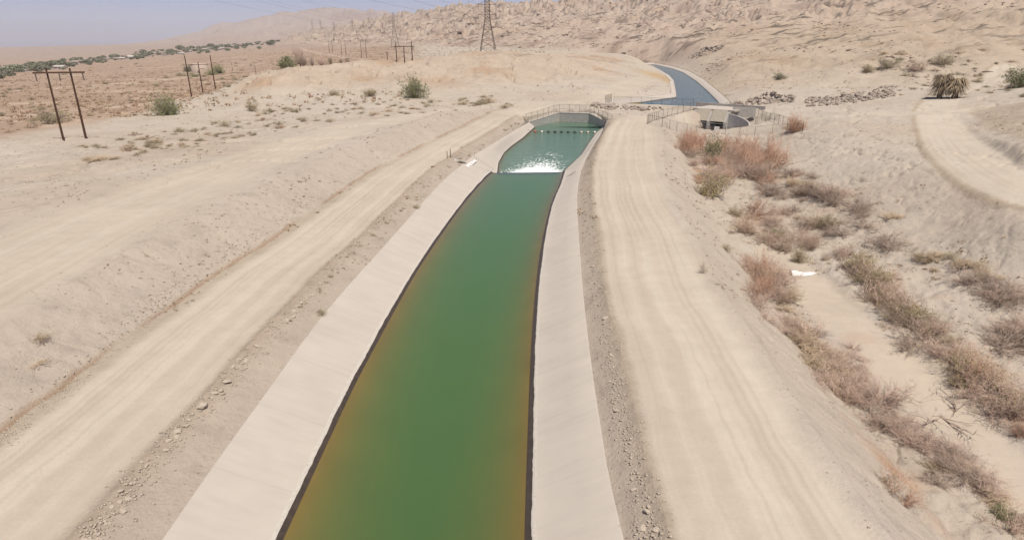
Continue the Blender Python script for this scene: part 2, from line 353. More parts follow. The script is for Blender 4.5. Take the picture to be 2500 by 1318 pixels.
def ground_px(uv):
    """where the sight lines through the given photo points meet the terrain"""
    uv = np.array(uv, float)
    d = FV[None] + RV[None] * ((uv[:, 0] - 1250) / F)[:, None] + UV[None] * ((659 - uv[:, 1]) / F)[:, None]
    ts = np.geomspace(10, 3500, 420)
    X = d[:, None, 0] * ts; Y = d[:, None, 1] * ts; Z = CZ + d[:, None, 2] * ts
    H = height(X.ravel(), Y.ravel()).reshape(X.shape)
    below = Z < H
    k = np.where(below.any(1), below.argmax(1), len(ts) - 1); k = np.maximum(k, 1)
    r = np.arange(len(uv)); a = Z[r, k - 1] - H[r, k - 1]; b = Z[r, k] - H[r, k]
    f = np.clip(a / (a - b + 1e-9), 0, 1); t = ts[k - 1] + f * (ts[k] - ts[k - 1])
    px, py = d[:, 0] * t, d[:, 1] * t
    return np.stack([px, py, height(px, py)], 1)

# ------------------------------------------------------------------ object helpers
def tag(o, label=None, cat=None, group=None, kind=None):
    if label: o['label'] = label
    if cat: o['category'] = cat
    if group: o['group'] = group
    if kind: o['kind'] = kind
    return o
def empty(name, loc=(0, 0, 0), rz=0.0, label=None, cat=None, group=None, scale=1.0):
    o = bpy.data.objects.new(name, None); COL.objects.link(o); o.location = tuple(map(float, loc)); o.rotation_euler = (0, 0, rz)
    o.scale = (scale,) * 3; o.empty_display_size = .2
    return tag(o, label, cat, group)
def mesh_np(name, V, Fc, mat=None, smooth=False):
    V = np.asarray(V, np.float32); me = bpy.data.meshes.new(name)
    if isinstance(Fc, np.ndarray):
        n, k = Fc.shape
        me.vertices.add(len(V)); me.vertices.foreach_set('co', V.ravel())
        me.loops.add(n * k); me.loops.foreach_set('vertex_index', Fc.astype(np.int32).ravel())
        me.polygons.add(n); me.polygons.foreach_set('loop_start', np.arange(0, n * k, k, dtype=np.int32))
        if smooth: me.polygons.foreach_set('use_smooth', np.ones(n, bool))
        me.update(calc_edges=True)
    else:
        me.from_pydata([tuple(map(float, v)) for v in V], [], Fc)
        if smooth: me.polygons.foreach_set('use_smooth', np.ones(len(me.polygons), bool))
        me.update()
    if mat: me.materials.append(mat)
    return me
def link(name, me, parent=None, loc=None, rot=None, scale=None):
    o = bpy.data.objects.new(name, me); COL.objects.link(o)
    if parent: o.parent = parent
    if loc is not None: o.location = tuple(map(float, loc))
    if rot is not None: o.rotation_euler = rot
    if scale is not None: o.scale = scale if hasattr(scale, '__len__') else (scale,) * 3
    return o
class MB:
    """collects simple solids into one mesh"""
    def __init__(s): s.v = []; s.f = []
    def add(s, V, Fc):
        n = len(s.v); s.v += [tuple(map(float, p)) for p in V]; s.f += [tuple(i + n for i in f) for f in Fc]
    def box(s, c, size, rz=0.0):
        cx, cy, cz = c; a, b, h = [k / 2 for k in size]; co, si = math.cos(rz), math.sin(rz)
        V = [(cx + x * a * co - y * b * si, cy + x * a * si + y * b * co, cz + z * h) for x, y, z in
             ((-1,-1,-1),(1,-1,-1),(1,1,-1),(-1,1,-1),(-1,-1,1),(1,-1,1),(1,1,1),(-1,1,1))]
        s.add(V, [(0,3,2,1),(4,5,6,7),(0,1,5,4),(1,2,6,5),(2,3,7,6),(3,0,4,7)])
    def bar(s, p, q, r0, r1=None, n=6):
        p = np.array(p, float); q = np.array(q, float); r1 = r0 if r1 is None else r1
        d = q - p; L = np.linalg.norm(d)
        if L < 1e-6: return
        d /= L; a = np.cross(d, [0, 0, 1]) if abs(d[2]) < .9 else np.cross(d, [1, 0, 0]); a /= np.linalg.norm(a); b = np.cross(d, a)
        V = []
        for P_, r in ((p, r0), (q, r1)):
            for i in range(n):
                t = 2 * math.pi * i / n; V.append(P_ + r * (math.cos(t) * a + math.sin(t) * b))
        Fc = [(i, (i + 1) % n, n + (i + 1) % n, n + i) for i in range(n)] + [tuple(range(n))[::-1], tuple(range(n, 2 * n))]
        s.add(V, Fc)
    def tube(s, pts, r, n=6):
        for a, b in zip(pts[:-1], pts[1:]): s.bar(a, b, r, r, n)
    def prism(s, poly, z0, z1):
        n = len(poly); V = [(p[0], p[1], z0) for p in poly] + [(p[0], p[1], z1) for p in poly]
        s.add(V, [tuple(range(n))[::-1], tuple(range(n, 2 * n))] + [(i, (i + 1) % n, n + (i + 1) % n, n + i) for i in range(n)])
    def mesh(s, name, mat, smooth=False):
        return mesh_np(name, np.array(s.v), s.f, mat, smooth)
    def build(s, name, mat, parent=None, smooth=False, loc=None):
        return link(name, s.mesh(name, mat, smooth), parent, loc)

# ------------------------------------------------------------------ materials
def mat_new(name):
    m = bpy.data.materials.new(name); m.use_nodes = True
    return m, m.node_tree, m.node_tree.nodes['Principled BSDF']
def pmat(name, c, rough=.85, var=.18, scale=6.0, metallic=0.0, bump=0.0, bscale=30.0, c2=None, spec=.3):
    m, t, b = mat_new(name)
    tc = t.nodes.new('ShaderNodeTexCoord'); n = t.nodes.new('ShaderNodeTexNoise'); n.inputs['Scale'].default_value = scale; n.inputs['Detail'].default_value = 5
    t.links.new(tc.outputs['Object'], n.inputs['Vector'])
    r = t.nodes.new('ShaderNodeValToRGB'); r.color_ramp.elements[0].position = .3; r.color_ramp.elements[1].position = .7
    c2 = c2 or tuple(min(1, k * (1 + var)) for k in c); c1 = tuple(k * (1 - var) for k in c)
    r.color_ramp.elements[0].color = (*c1, 1); r.color_ramp.elements[1].color = (*c2, 1)
    t.links.new(n.outputs[0], r.inputs[0]); t.links.new(r.outputs[0], b.inputs['Base Color'])
    b.inputs['Roughness'].default_value = rough; b.inputs['Metallic'].default_value = metallic; b.inputs['Specular IOR Level'].default_value = spec
    if bump:
        n2 = t.nodes.new('ShaderNodeTexNoise'); n2.inputs['Scale'].default_value = bscale; n2.inputs['Detail'].default_value = 4
        t.links.new(tc.outputs['Object'], n2.inputs['Vector'])
        bp = t.nodes.new('ShaderNodeBump'); bp.inputs['Strength'].default_value = bump; bp.inputs['Distance'].default_value = .05
        t.links.new(n2.outputs[0], bp.inputs['Height']); t.links.new(bp.outputs[0], b.inputs['Normal'])
    return m
def plant_mat(name, c, var=.3, trans=.0):
    m, t, b = mat_new(name)
    oi = t.nodes.new('ShaderNodeObjectInfo'); geo = t.nodes.new('ShaderNodeTexCoord')
    n = t.nodes.new('ShaderNodeTexNoise'); n.inputs['Scale'].default_value = 2.2; n.inputs['Detail'].default_value = 3
    t.links.new(geo.outputs['Object'], n.inputs['Vector'])
    add = t.nodes.new('ShaderNodeMath'); add.operation = 'MULTIPLY_ADD'; add.inputs[1].default_value = .5
    t.links.new(oi.outputs['Random'], add.inputs[0]); t.links.new(n.outputs[0], add.inputs[2])
    r = t.nodes.new('ShaderNodeValToRGB'); e = r.color_ramp.elements; e[0].position = .35; e[1].position = 1.0
    e[0].color = (*[k * (1 - var) for k in c], 1); e[1].color = (*[min(1, k * (1 + var)) for k in c], 1)
    t.links.new(add.outputs[0], r.inputs[0]); t.links.new(r.outputs[0], b.inputs['Base Color'])
    b.inputs['Roughness'].default_value = .9; b.inputs['Specular IOR Level'].default_value = .15
    return m

def soil_mat():
    m, t, b = mat_new('desert_soil')
    at_ = t.nodes.new('ShaderNodeAttribute'); at_.attribute_name = 'soil'
    rg = t.nodes.new('ShaderNodeAttribute'); rg.attribute_name = 'grit'
    tc = t.nodes.new('ShaderNodeTexCoord')
    def noise(sc, det, rough=.6):
        n = t.nodes.new('ShaderNodeTexNoise'); n.inputs['Scale'].default_value = sc; n.inputs['Detail'].default_value = det; n.inputs['Roughness'].default_value = rough
        t.links.new(tc.outputs['Object'], n.inputs['Vector']); return n
    def ramp(src, p0, p1, a, bb):
        mp = t.nodes.new('ShaderNodeMapRange'); mp.inputs['From Min'].default_value = p0; mp.inputs['From Max'].default_value = p1
        mp.inputs['To Min'].default_value = a; mp.inputs['To Max'].default_value = bb; t.links.new(src, mp.inputs['Value']); return mp.outputs[0]
    def mul(a, bb):
        k = t.nodes.new('ShaderNodeMath'); k.operation = 'MULTIPLY'
        t.links.new(a, k.inputs[0])
        if isinstance(bb, float): k.inputs[1].default_value = bb
        else: t.links.new(bb, k.inputs[1])
        return k.outputs[0]
    big = noise(.13, 6); mid = noise(1.1, 7, .65); fine = noise(9.0, 6, .7)
    f = mul(mul(ramp(big.outputs[0], .3, .7, .93, 1.06), ramp(mid.outputs[0], .3, .7, .95, 1.05)), ramp(fine.outputs[0], .3, .75, .94, 1.06))
    # dark grit specks where the ground is rough
    vo = t.nodes.new('ShaderNodeTexVoronoi'); vo.inputs['Scale'].default_value = 3.6; vo.inputs['Randomness'].default_value = 1
    t.links.new(tc.outputs['Object'], vo.inputs['Vector'])
    sp = ramp(vo.outputs['Distance'], .10, .22, 1.0, 0.0)
    patch = ramp(mid.outputs[0], .52, .66, 0.0, 1.0)
    sp = mul(mul(sp, patch), rg.outputs['Fac'])
    inv = t.nodes.new('ShaderNodeMath'); inv.operation = 'MULTIPLY_ADD'; inv.inputs[1].default_value = -.42; inv.inputs[2].default_value = 1
    t.links.new(sp, inv.inputs[0])
    f = mul(f, inv.outputs[0])
    cr = noise(.55, 9, .72); crm = mul(ramp(cr.outputs[0], .53, .60, 0.0, 1.0), rg.outputs['Fac'])
    cv = t.nodes.new('ShaderNodeMath'); cv.operation = 'MULTIPLY_ADD'; cv.inputs[1].default_value = -.13; cv.inputs[2].default_value = 1
    t.links.new(crm, cv.inputs[0]); f = mul(f, cv.outputs[0])
    rk = t.nodes.new('ShaderNodeAttribute'); rk.attribute_name = 'rock'
    mpn = t.nodes.new('ShaderNodeMapping'); mpn.inputs['Rotation'].default_value = (0, 0, -1.30); mpn.inputs['Scale'].default_value = (1 / 46.0, 1 / 8.0, 1 / 14.0)
    t.links.new(tc.outputs['Object'], mpn.inputs[0])
    ln = t.nodes.new('ShaderNodeTexNoise'); ln.inputs['Scale'].default_value = 1.0; ln.inputs['Detail'].default_value = 6; ln.inputs['Roughness'].default_value = .62; ln.inputs['Distortion'].default_value = .5
    t.links.new(mpn.outputs[0], ln.inputs['Vector'])
    led = mul(ramp(ln.outputs[0], .545, .61, 0.0, 1.0), rk.outputs['Fac'])
    iv2 = t.nodes.new('ShaderNodeMath'); iv2.operation = 'MULTIPLY_ADD'; iv2.inputs[1].default_value = -.6; iv2.inputs[2].default_value = 1
    t.links.new(led, iv2.inputs[0]); f = mul(f, iv2.outputs[0])
    vm = t.nodes.new('ShaderNodeVectorMath'); vm.operation = 'SCALE'
    t.links.new(at_.outputs['Color'], vm.inputs[0]); t.links.new(f, vm.inputs['Scale'])
    t.links.new(vm.outputs[0], b.inputs['Base Color'])
    b.inputs['Roughness'].default_value = .95; b.inputs['Specular IOR Level'].default_value = .1
    bp = t.nodes.new('ShaderNodeBump'); bp.inputs['Distance'].default_value = .3
    ad = t.nodes.new('ShaderNodeMath'); ad.operation = 'MULTIPLY_ADD'; ad.inputs[1].default_value = .22
    t.links.new(fine.outputs[0], ad.inputs[0]); t.links.new(mid.outputs[0], ad.inputs[2])
    t.links.new(ad.outputs[0], bp.inputs['Height'])
    t.links.new(ramp(rg.outputs['Fac'], 0, 1, .12, .75), bp.inputs['Strength']); t.links.new(bp.outputs[0], b.inputs['Normal'])
    return m
SOIL = soil_mat()
KA = 0.635
CONC = pmat('concrete', lin(219,206,192,KA), .8, .035, .8, bump=.10, bscale=14)
def lining_mat():
    m = pmat('lining_concrete', lin(219,206,192,KA), .8, .03, .5, bump=.10, bscale=14); t = m.node_tree; b = t.nodes['Principled BSDF']
    src = b.inputs['Base Color'].links[0].from_socket; tc = t.nodes.new('ShaderNodeTexCoord'); sx = t.nodes.new('ShaderNodeSeparateXYZ'); t.links.new(tc.outputs['Object'], sx.inputs[0])
    def math_(op, a, bb=None, c=None):
        n = t.nodes.new('ShaderNodeMath'); n.operation = op
        for i, k in enumerate((a, bb, c)):
            if k is None: continue
            if isinstance(k, (int, float)): n.inputs[i].default_value = k
            else: t.links.new(k, n.inputs[i])
        return n.outputs[0]
    fr = math_('FRACT', math_('DIVIDE', sx.outputs[1], 4.6)); jn = math_('LESS_THAN', math_('ABSOLUTE', math_('SUBTRACT', fr, .5)), .006)
    mp = t.nodes.new('ShaderNodeMapping'); mp.inputs['Scale'].default_value = (.22, 1.6, .4); t.links.new(tc.outputs['Object'], mp.inputs[0])
    n1 = t.nodes.new('ShaderNodeTexNoise'); n1.inputs['Scale'].default_value = 1.0; n1.inputs['Detail'].default_value = 7; n1.inputs['Roughness'].default_value = .7; t.links.new(mp.outputs[0], n1.inputs['Vector'])
    n2 = t.nodes.new('ShaderNodeTexNoise'); n2.inputs['Scale'].default_value = .35; n2.inputs['Detail'].default_value = 8; n2.inputs['Roughness'].default_value = .65; t.links.new(tc.outputs['Object'], n2.inputs['Vector'])
    def rng(v, a, bb, c, d):
        k = t.nodes.new('ShaderNodeMapRange'); k.inputs[1].default_value = a; k.inputs[2].default_value = bb; k.inputs[3].default_value = c; k.inputs[4].default_value = d; t.links.new(v, k.inputs[0]); return k.outputs[0]
    f = math_('MULTIPLY', rng(n1.outputs[0], .45, .72, 1.015, .93), rng(n2.outputs[0], .3, .7, .965, 1.03))
    f = math_('MULTIPLY', f, math_('MULTIPLY_ADD', jn, -.07, 1.0))
    vm = t.nodes.new('ShaderNodeVectorMath'); vm.operation = 'SCALE'; t.links.new(src, vm.inputs[0]); t.links.new(f, vm.inputs['Scale']); t.links.new(vm.outputs[0], b.inputs['Base Color'])
    return m
LINING = lining_mat()
CONCD = pmat('stained_concrete', lin(212,204,194,KA), .85, .10, 1.6, bump=.1, bscale=8)
ALGAE = pmat('wet_algae', lin(84,72,62,KA), .5, .2, 3)
BED = pmat('canal_bed', lin(142,119,64,KA), .9, .08, .35)
CRUST = pmat('mineral_crust', lin(224,213,200,KA), .9, .1, 8)
RUST = pmat('weathered_steel', lin(110,98,88,.8), .7, .2, 20, metallic=.2)
GALV = pmat('galvanised_steel', lin(150,145,142,.8), .55, .1, 20, metallic=.5)
WOOD = pmat('creosoted_wood', lin(92,66,50,.8), .9, .25, 8)
WIRE = pmat('wire', lin(120,118,122,.8), .6, .1, 3, metallic=.3)
WHITE = pmat('white_paint', lin(240,234,228,.85), .6, .03, 5)
PAINTD = pmat('dark_marking_paint', lin(96,78,84,.8), .7, .1, 20)
PAINTG = pmat('grey_print', lin(170,164,160,.8), .7, .05, 20)
TANK = pmat('tank_paint', lin(226,204,184,KA), .6, .05, .6)
ROCK = pmat('riprap_rock', lin(186,170,156,KA), .95, .25, 1.4, bump=.3, bscale=6)
CLOD = pmat('dry_clod', lin(212,195,176,KA), .95, .12, 2, bump=.3, bscale=12)
PEB = pmat('pebble', lin(196,176,156,KA), .95, .3, .8)
GATE = pmat('gate_plate', lin(206,192,172,KA), .8, .06, 1.5)
SHADE = pmat('opening_shade', lin(70,60,50,.5), .9, .1, 2)  # dark tone that paints shade behind the gate plates

def water_mat(name, ab, abd, sc, scd, rough, rip, ripd, stretch=1.0, dist=.1, ior=1.42):
    m = bpy.data.materials.new(name); m.use_nodes = True; t = m.node_tree; t.nodes.clear()
    out = t.nodes.new('ShaderNodeOutputMaterial'); tr = t.nodes.new('ShaderNodeBsdfTransparent'); gl = t.nodes.new('ShaderNodeBsdfGlossy')
    gl.inputs['Roughness'].default_value = rough
    fr = t.nodes.new('ShaderNodeFresnel'); fr.inputs['IOR'].default_value = ior
    mx = t.nodes.new('ShaderNodeMixShader'); tc = t.nodes.new('ShaderNodeTexCoord'); mp = t.nodes.new('ShaderNodeMapping'); mp.inputs['Scale'].default_value = (1, stretch, 1)
    n = t.nodes.new('ShaderNodeTexNoise'); n.inputs['Scale'].default_value = rip; n.inputs['Detail'].default_value = 4
    bp = t.nodes.new('ShaderNodeBump'); bp.inputs['Strength'].default_value = ripd; bp.inputs['Distance'].default_value = dist
    t.links.new(tc.outputs['Object'], mp.inputs[0]); t.links.new(mp.outputs[0], n.inputs['Vector']); t.links.new(n.outputs[0], bp.inputs['Height'])
    t.links.new(bp.outputs[0], fr.inputs['Normal']); t.links.new(bp.outputs[0], gl.inputs['Normal'])
    t.links.new(fr.outputs[0], mx.inputs[0]); t.links.new(tr.outputs[0], mx.inputs[1]); t.links.new(gl.outputs[0], mx.inputs[2])
    t.links.new(mx.outputs[0], out.inputs['Surface'])
    va = t.nodes.new('ShaderNodeVolumeAbsorption'); va.inputs['Color'].default_value = (*ab, 1); va.inputs['Density'].default_value = abd
    vs = t.nodes.new('ShaderNodeVolumeScatter'); vs.inputs['Color'].default_value = (*sc, 1); vs.inputs['Density'].default_value = scd
    ad = t.nodes.new('ShaderNodeAddShader'); t.links.new(va.outputs[0], ad.inputs[0]); t.links.new(vs.outputs[0], ad.inputs[1]); t.links.new(ad.outputs[0], out.inputs['Volume'])
    return m
WATER = water_mat('green_canal_water', (.40,.68,.36), .75, (.56,.82,.44), .33, .10, 1.6, .40)
WATERP = water_mat('basin_water', (.34,.70,.52), .75, (.66,.92,.72), .42, .10, 1.1, .9, dist=.22)
WATERF = water_mat('far_canal_water', (.18,.54,.74), .9, (.46,.80,.94), .5, .08, .55, 1.0, dist=.5, ior=1.33)
WATERD = water_mat('pond_water', (.5,.7,.5), .6, (.75,.85,.6), .5, .05, 1.5, .06)

# ------------------------------------------------------------------ terrain mesh
PTRACKS = [np.array([uD(737, 1300), uD(756, 980), uD(780, 800), uD(818, 640), uD(850, 560)]), np.array([uD(-60, 330), uD(180, 360), uD(420, 420), uD(500, 450)]), np.array([uD(-60, 190), uD(150, 200), uD(330, 212), uD(440, 215)])]
def soil_colour(x, y, z, k):
    n = len(x)
    C = np.empty((n, 3)); C[:] = lin(214,199,182, KA)
    def mix(mask, c): C[:] = C * (1 - mask[:, None]) + np.array(lin(*c, KA))[None] * mask[:, None]
    uu, D, tL, tR = k['uu'], k['D'], k['tL'], k['tR']
    pn = fbm(x / 30.0, y / 30.0, 101, 4); pf = fbm(x / 6.0, y / 6.0, 111, 3); pl = fbm(x / 160.0, y / 160.0, 121, 3)
    mix(sstep(-.1, .5, pn) * .6, (205,184,165))
    mix(sstep(.0, .5, -pn) * .5, (220,204,190))
    # desert plain on the left: reddish varnished gravel with sandy streaks
    plain = (1 - sstep(-98, -84, x + .12 * (y - 150) + 12 * pn)) * sstep(95, 150, D)
    plain = np.maximum(plain, (1 - sstep(940, 1080, uu)) * sstep(270, 340, D)) * (1 - k['fm'])
    plain *= (1 - sstep(.3, .8, k['mound']))
    streak = fbm(x / 60.0 + pf * .2, y / 14.0, 131, 4)
    mix(plain * .92, (188,160,138))
    mix(plain * sstep(.08, .36, streak + .25 * pf) * .8, (216,191,168))
    mix(plain * sstep(.1, .4, -streak + .2 * pn) * .5, (168,140,118))
    mix(plain * sstep(900, 1700, D) * .7, (190,170,156))
    for tr in PTRACKS:
        dd = np.abs(pdb(x, y, tr, 12)); mix((1 - sstep(1.2, 3.2, dd)) * .8, (222,202,182))
    # badlands and mountains
    c, s = math.cos(1.30), math.sin(1.30); a = x * c + y * s; b = -x * s + y * c
    st = fbm(a / 110.0, b / 16.0 + pl * 2, 141, 4)
    hm = k['hill'] * sstep(0, .1, k['q'])
    mix(hm, (206,184,166)); mix(hm * sstep(.05, .4, st) * .8, (182,158,142)); mix(hm * sstep(.05, .4, -st) * .6, (221,201,182)); mix(hm * sstep(.2, .5, pl) * .5, (200,172,148))
    mix(hm * sstep(.30, .5, st + .35 * pf) * .35, (160,136,120))
    mix(k['fm'] * .9, (196,178,168)); mix(k['fm'] * sstep(.0, .4, fbm(x / 420.0, y / 420.0, 145, 5)) * .55, (172,148,136))
    mo = k['mound']; mix(mo * .75, (212,190,168)); mix(mo * sstep(.05, .35, pn) * .6, (196,162,132)); mix(mo * sstep(.1, .4, -pn) * .6, (218,198,178))
    mix(k['m2'] * .8, (206,185,162)); mix(k['m2'] * sstep(.1, .4, pn) * .5, (190,164,138))
    # bank strips
    stripL = (tL > 0) & (tL < 2.6); mix(np.where(tL < 3.2, 1 - sstep(2.2, 3.1, tL), 0) * (tL < 90), (206,189,172))
    mix(np.where(tR < 2.4, 1 - sstep(1.5, 2.2, tR), 0), (204,187,169))
    mix(np.exp(-((tL - 2.2) / .5) ** 2) * .6, (192,172,150)); mix(np.exp(-((tR - 1.5) / .4) ** 2) * .5, (192,174,152))
    # roads: pale dust, paler where wheels run
    rd = k['road']
    mix(rd, (219,203,184))
    tt = np.where(tL < 90, tL - 3.0, tR - 2.2)
    wh = perlin(tt * 1.1 + .35 * pf, y / 60.0, 151)
    mix(rd * sstep(.05, .5, wh) * .65, (225,211,192)); mix(rd * sstep(.05, .5, -wh) * .5, (209,192,173))
    w3 = perlin(tt * 4.2 + .10 * pf, y / 40.0, 152); mix(rd * sstep(.25, .5, w3) * .35, (196,180,162)); mix(rd * sstep(.25, .5, -w3) * .35, (226,213,196))
    mix(np.where(tL < 90, np.exp(-((tL - 9.2) / .6) ** 2), 0) * .45, (196,176,150))
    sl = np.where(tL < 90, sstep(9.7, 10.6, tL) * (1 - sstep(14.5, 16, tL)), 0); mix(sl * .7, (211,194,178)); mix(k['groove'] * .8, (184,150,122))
    em = np.where(tR < 90, sstep(9, 10.5, tR) * (1 - sstep(17, 22, tR)), 0); mix(em * .7, (215,199,182))
    for P_, wd in ((ROADB, 5.2), (ROADR, 3.3), (ROADX, 3.2), (ROADF, 4.6)):
        i = (y < 520) & (np.abs(x) < 200)
        dd = pdb(x, y, P_)
        m = 1 - sstep(wd * .7, wd * 1.2, np.abs(dd) + .6 * pf) if P_ is not ROADR else 1 - sstep(wd * .95, wd * 1.1, np.abs(dd) + .3 * pf); mix(m * .9, (215,200,181) if P_ is not ROADR else (222,207,188))
        ww = perlin(dd * .9, y / 90.0, 161); mix(m * sstep(.1, .5, ww) * .5, (222,208,191)); w4 = perlin(dd * 2.6 + .15 * pf, y / 50.0, 162); mix(m * sstep(.2, .5, w4) * .4, (201,184,165))
        if P_ is ROADR: mix(np.exp(-((dd + wd * 1.1) / .45) ** 2) * .6, (186,164,138))
    dd = pdb(x, y, ROADR, 40); bank = sstep(4.6, 6.5, dd + pf) * (1 - sstep(30, 38, dd)) * (y < 125)
    mix(bank * .8, (196,178,158)); mix(bank * sstep(.05, .4, pf) * .6, (176,158,138))
    i = (y < 70) & (x > 8) & (x < 80)
    dd = pdb(x, y, TRACK)
    mix((1 - sstep(1.5, 2.8, np.abs(dd) + .6 * pf)) * .9, (216,199,180))
    ins = np.where(i, np.exp(-((np.abs(dd) - 2.6) / 1.0) ** 2), 0); mix(ins * sstep(0, .3, pf) * .7, (229,219,210))
    wash = np.where((z < -2.6) & (y < 100) & (x > 5), 1.0, 0) ; mix(wash * sstep(.1, .45, pf) * .5, (204,178,158))
    # rust-coloured seep stains
    for (u, v, r, zz) in ((2215,1200,1.6,-4),(2260,1250,1.3,-4),(2170,1190,1.2,-4),(1700,420,1.0,-3.5),(1855,530,1.6,-3.8),(1660,350,1.2,-3)):
        p = G(u, v, zz); mix(np.exp(-(((x - p[0]) ** 2 + (y - p[1]) ** 2) / r ** 2)) * sstep(-.3, .3, pf) * .75, (196,138,92))
    p = G(1640, 192, -.6); mix(np.exp(-(((x - p[0] + 5) / 6) ** 2 + ((y - p[1]) / 40) ** 2)) * .75, (206,168,118))
    return C

def build_terrain():
    a_in = np.linspace(-47.5, 47.5, 920); a_l = -47.5 - np.geomspace(.12, 42, 60)[::-1]; a_r = 47.5 + np.geomspace(.12, 42, 60)
    A = np.radians(np.concatenate([a_l, a_in, a_r]))
    R = np.concatenate([np.geomspace(7, 60, 330, endpoint=False), np.geomspace(60, 330, 285, endpoint=False), np.geomspace(330, 1800, 210, endpoint=False), np.geomspace(1800, 12000, 60)])
    na, nr = len(A), len(R)
    X = (R[:, None] * np.sin(A)[None]).ravel(); Y = (R[:, None] * np.cos(A)[None]).ravel()
    Z, k = height(X, Y, True)
    C = soil_colour(X, Y, Z, k)
    grit = np.clip(1 - k['road'] * .95, 0, 1) * np.where(k['D'] > 8, 1, 1)
    for P_, wd in ((ROADB, 5.2), (ROADR, 3.6), (TRACK, 2.0), (ROADX, 3.4), (ROADF, 4.6)):
        dd = np.abs(pdb(X, Y, P_)); grit *= sstep(wd * .6, wd * 1.2, dd)
    rock = np.clip(k['hill'] * sstep(.02, .18, k['q']) + .55 * k['m2'] * sstep(0, .3, k['n2']) + .5 * k['mound'] * sstep(.05, .4, k['n2']), 0, 1) * (1 - .6 * k['fm'])
    V = np.stack([X, Y, Z], 1)
    I = np.arange(nr * na).reshape(nr, na)
    Fq = np.stack([I[:-1, :-1], I[:-1, 1:], I[1:, 1:], I[1:, :-1]], -1).reshape(-1, 4)
    Fq = Fq[:, ::-1]
    # vertex normals of the whole sheet, kept on every piece so that no seam shows
    e1 = V[Fq[:, 1]] - V[Fq[:, 0]]; e2 = V[Fq[:, 3]] - V[Fq[:, 0]]; fn = np.cross(e1, e2)
    N = np.zeros_like(V)
    for j in range(4):
        for d_ in range(3): N[:, d_] += np.bincount(Fq[:, j], fn[:, d_], len(V))
    N /= np.linalg.norm(N, axis=1)[:, None] + 1e-12
    if N[:, 2].mean() < 0: N = -N; Fq = Fq[:, ::-1]
    fx, fy = X[Fq].mean(1), Y[Fq].mean(1)
    reg = np.zeros(len(Fq), int)
    def fm(a): return a[Fq].mean(1)
    D = fm(k['D']); uu = fm(k['uu']); z = fm(Z)
    reg[(fx + .12 * (fy - 150) < -92) & (D > 115)] = 1
    reg[(uu < 1000) & (D > 300)] = 1
    reg[fm(k['mound']) > .35] = 8
    reg[(fm(k['hill']) * (fm(k['q']) > .04)) > .4] = 2
    reg[fm(k['fm']) > .15] = 3
    rd = fm(k['road']); tL = k['tL'][Fq].min(1); tR = k['tR'][Fq].min(1)
    reg[(rd > .5) & (tL < 90)] = 4; reg[(rd > .5) & (tR < 90)] = 5
    i = (fy < 330) & (np.abs(fx) < 160)
    for P_, wd, r in ((ROADB, 5.2, 6), (ROADR, 3.6, 7), (ROADF, 4.4, 10)):
        dd = np.abs(pdb(fx, fy, P_)) + 99 * ~i; reg[(dd < wd) & ((reg == 0) | (reg == 8))] = r
    dd = np.abs(pdb(fx, fy, TRACK)); reg[(dd < 2.0) & (reg == 0)] = 9
    names = {0: ('ground', 'pale dusty desert ground around the canal'), 1: ('desert_plain', 'reddish brown scrub plain left of the canal'), 2: ('badland_hills', 'eroded pink tan badland hills filling the upper right'),
             3: ('mountains', 'hazy far mountains on the skyline'), 4: ('dirt_road', 'dirt road along the left bank of the canal'), 5: ('dirt_road', 'dirt road along the right bank of the canal'),
             6: ('dirt_road', 'broad bench road above the left bank'), 7: ('dirt_road', 'pale dirt road curving out of frame at the right edge'), 8: ('spoil_mounds', 'smooth tan spoil mounds behind the basin'),
             9: ('sandy_track', 'pale sandy track on the floor of the dry wash'), 10: ('dirt_road', 'dirt road climbing beside the far blue canal')}
    for r, (nm, lb) in names.items():
        fi = Fq[reg == r]
        if not len(fi): continue
        used, inv = np.unique(fi, return_inverse=True)
        me = mesh_np(nm, V[used], inv.reshape(-1, 4), SOIL, True)
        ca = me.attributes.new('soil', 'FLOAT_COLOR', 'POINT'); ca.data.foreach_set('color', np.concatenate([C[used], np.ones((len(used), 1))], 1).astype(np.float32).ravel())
        ra = me.attributes.new('rock', 'FLOAT', 'POINT'); ra.data.foreach_set('value', rock[used].astype(np.float32))
        ga = me.attributes.new('grit', 'FLOAT', 'POINT'); ga.data.foreach_set('value', grit[used].astype(np.float32))
        me.normals_split_custom_set_from_vertices(N[used].astype(np.float32))
        tag(link(nm, me), lb, kind='structure')
build_terrain()

# ------------------------------------------------------------------ canal lining, water, basin
def interp_y(P, ys, col=0): return np.interp(ys, P[:, 1], P[:, col])
def strip_mesh(name, rows, mats, parent=None, smooth=True, closed=False):
    """rows: list of stations, each a list of points; mats: material index per band"""
    R = np.array(rows); ns, nk = R.shape[:2]
    I = np.arange(ns * nk).reshape(ns, nk)
    Fq = np.stack([I[:-1, :-1], I[:-1, 1:], I[1:, 1:], I[1:, :-1]], -1).reshape(-1, 4)
    me = mesh_np(name, R.reshape(-1, 3), Fq, None, smooth)
    ml = []
    for m, _ in mats:
        if m not in ml: ml.append(m)
    for m in ml: me.materials.append(m)
    idx = np.tile(np.array([ml.index(m) for m, _ in mats], np.int32), ns - 1)
    me.polygons.foreach_set('material_index', idx)
    return link(name, me, parent)

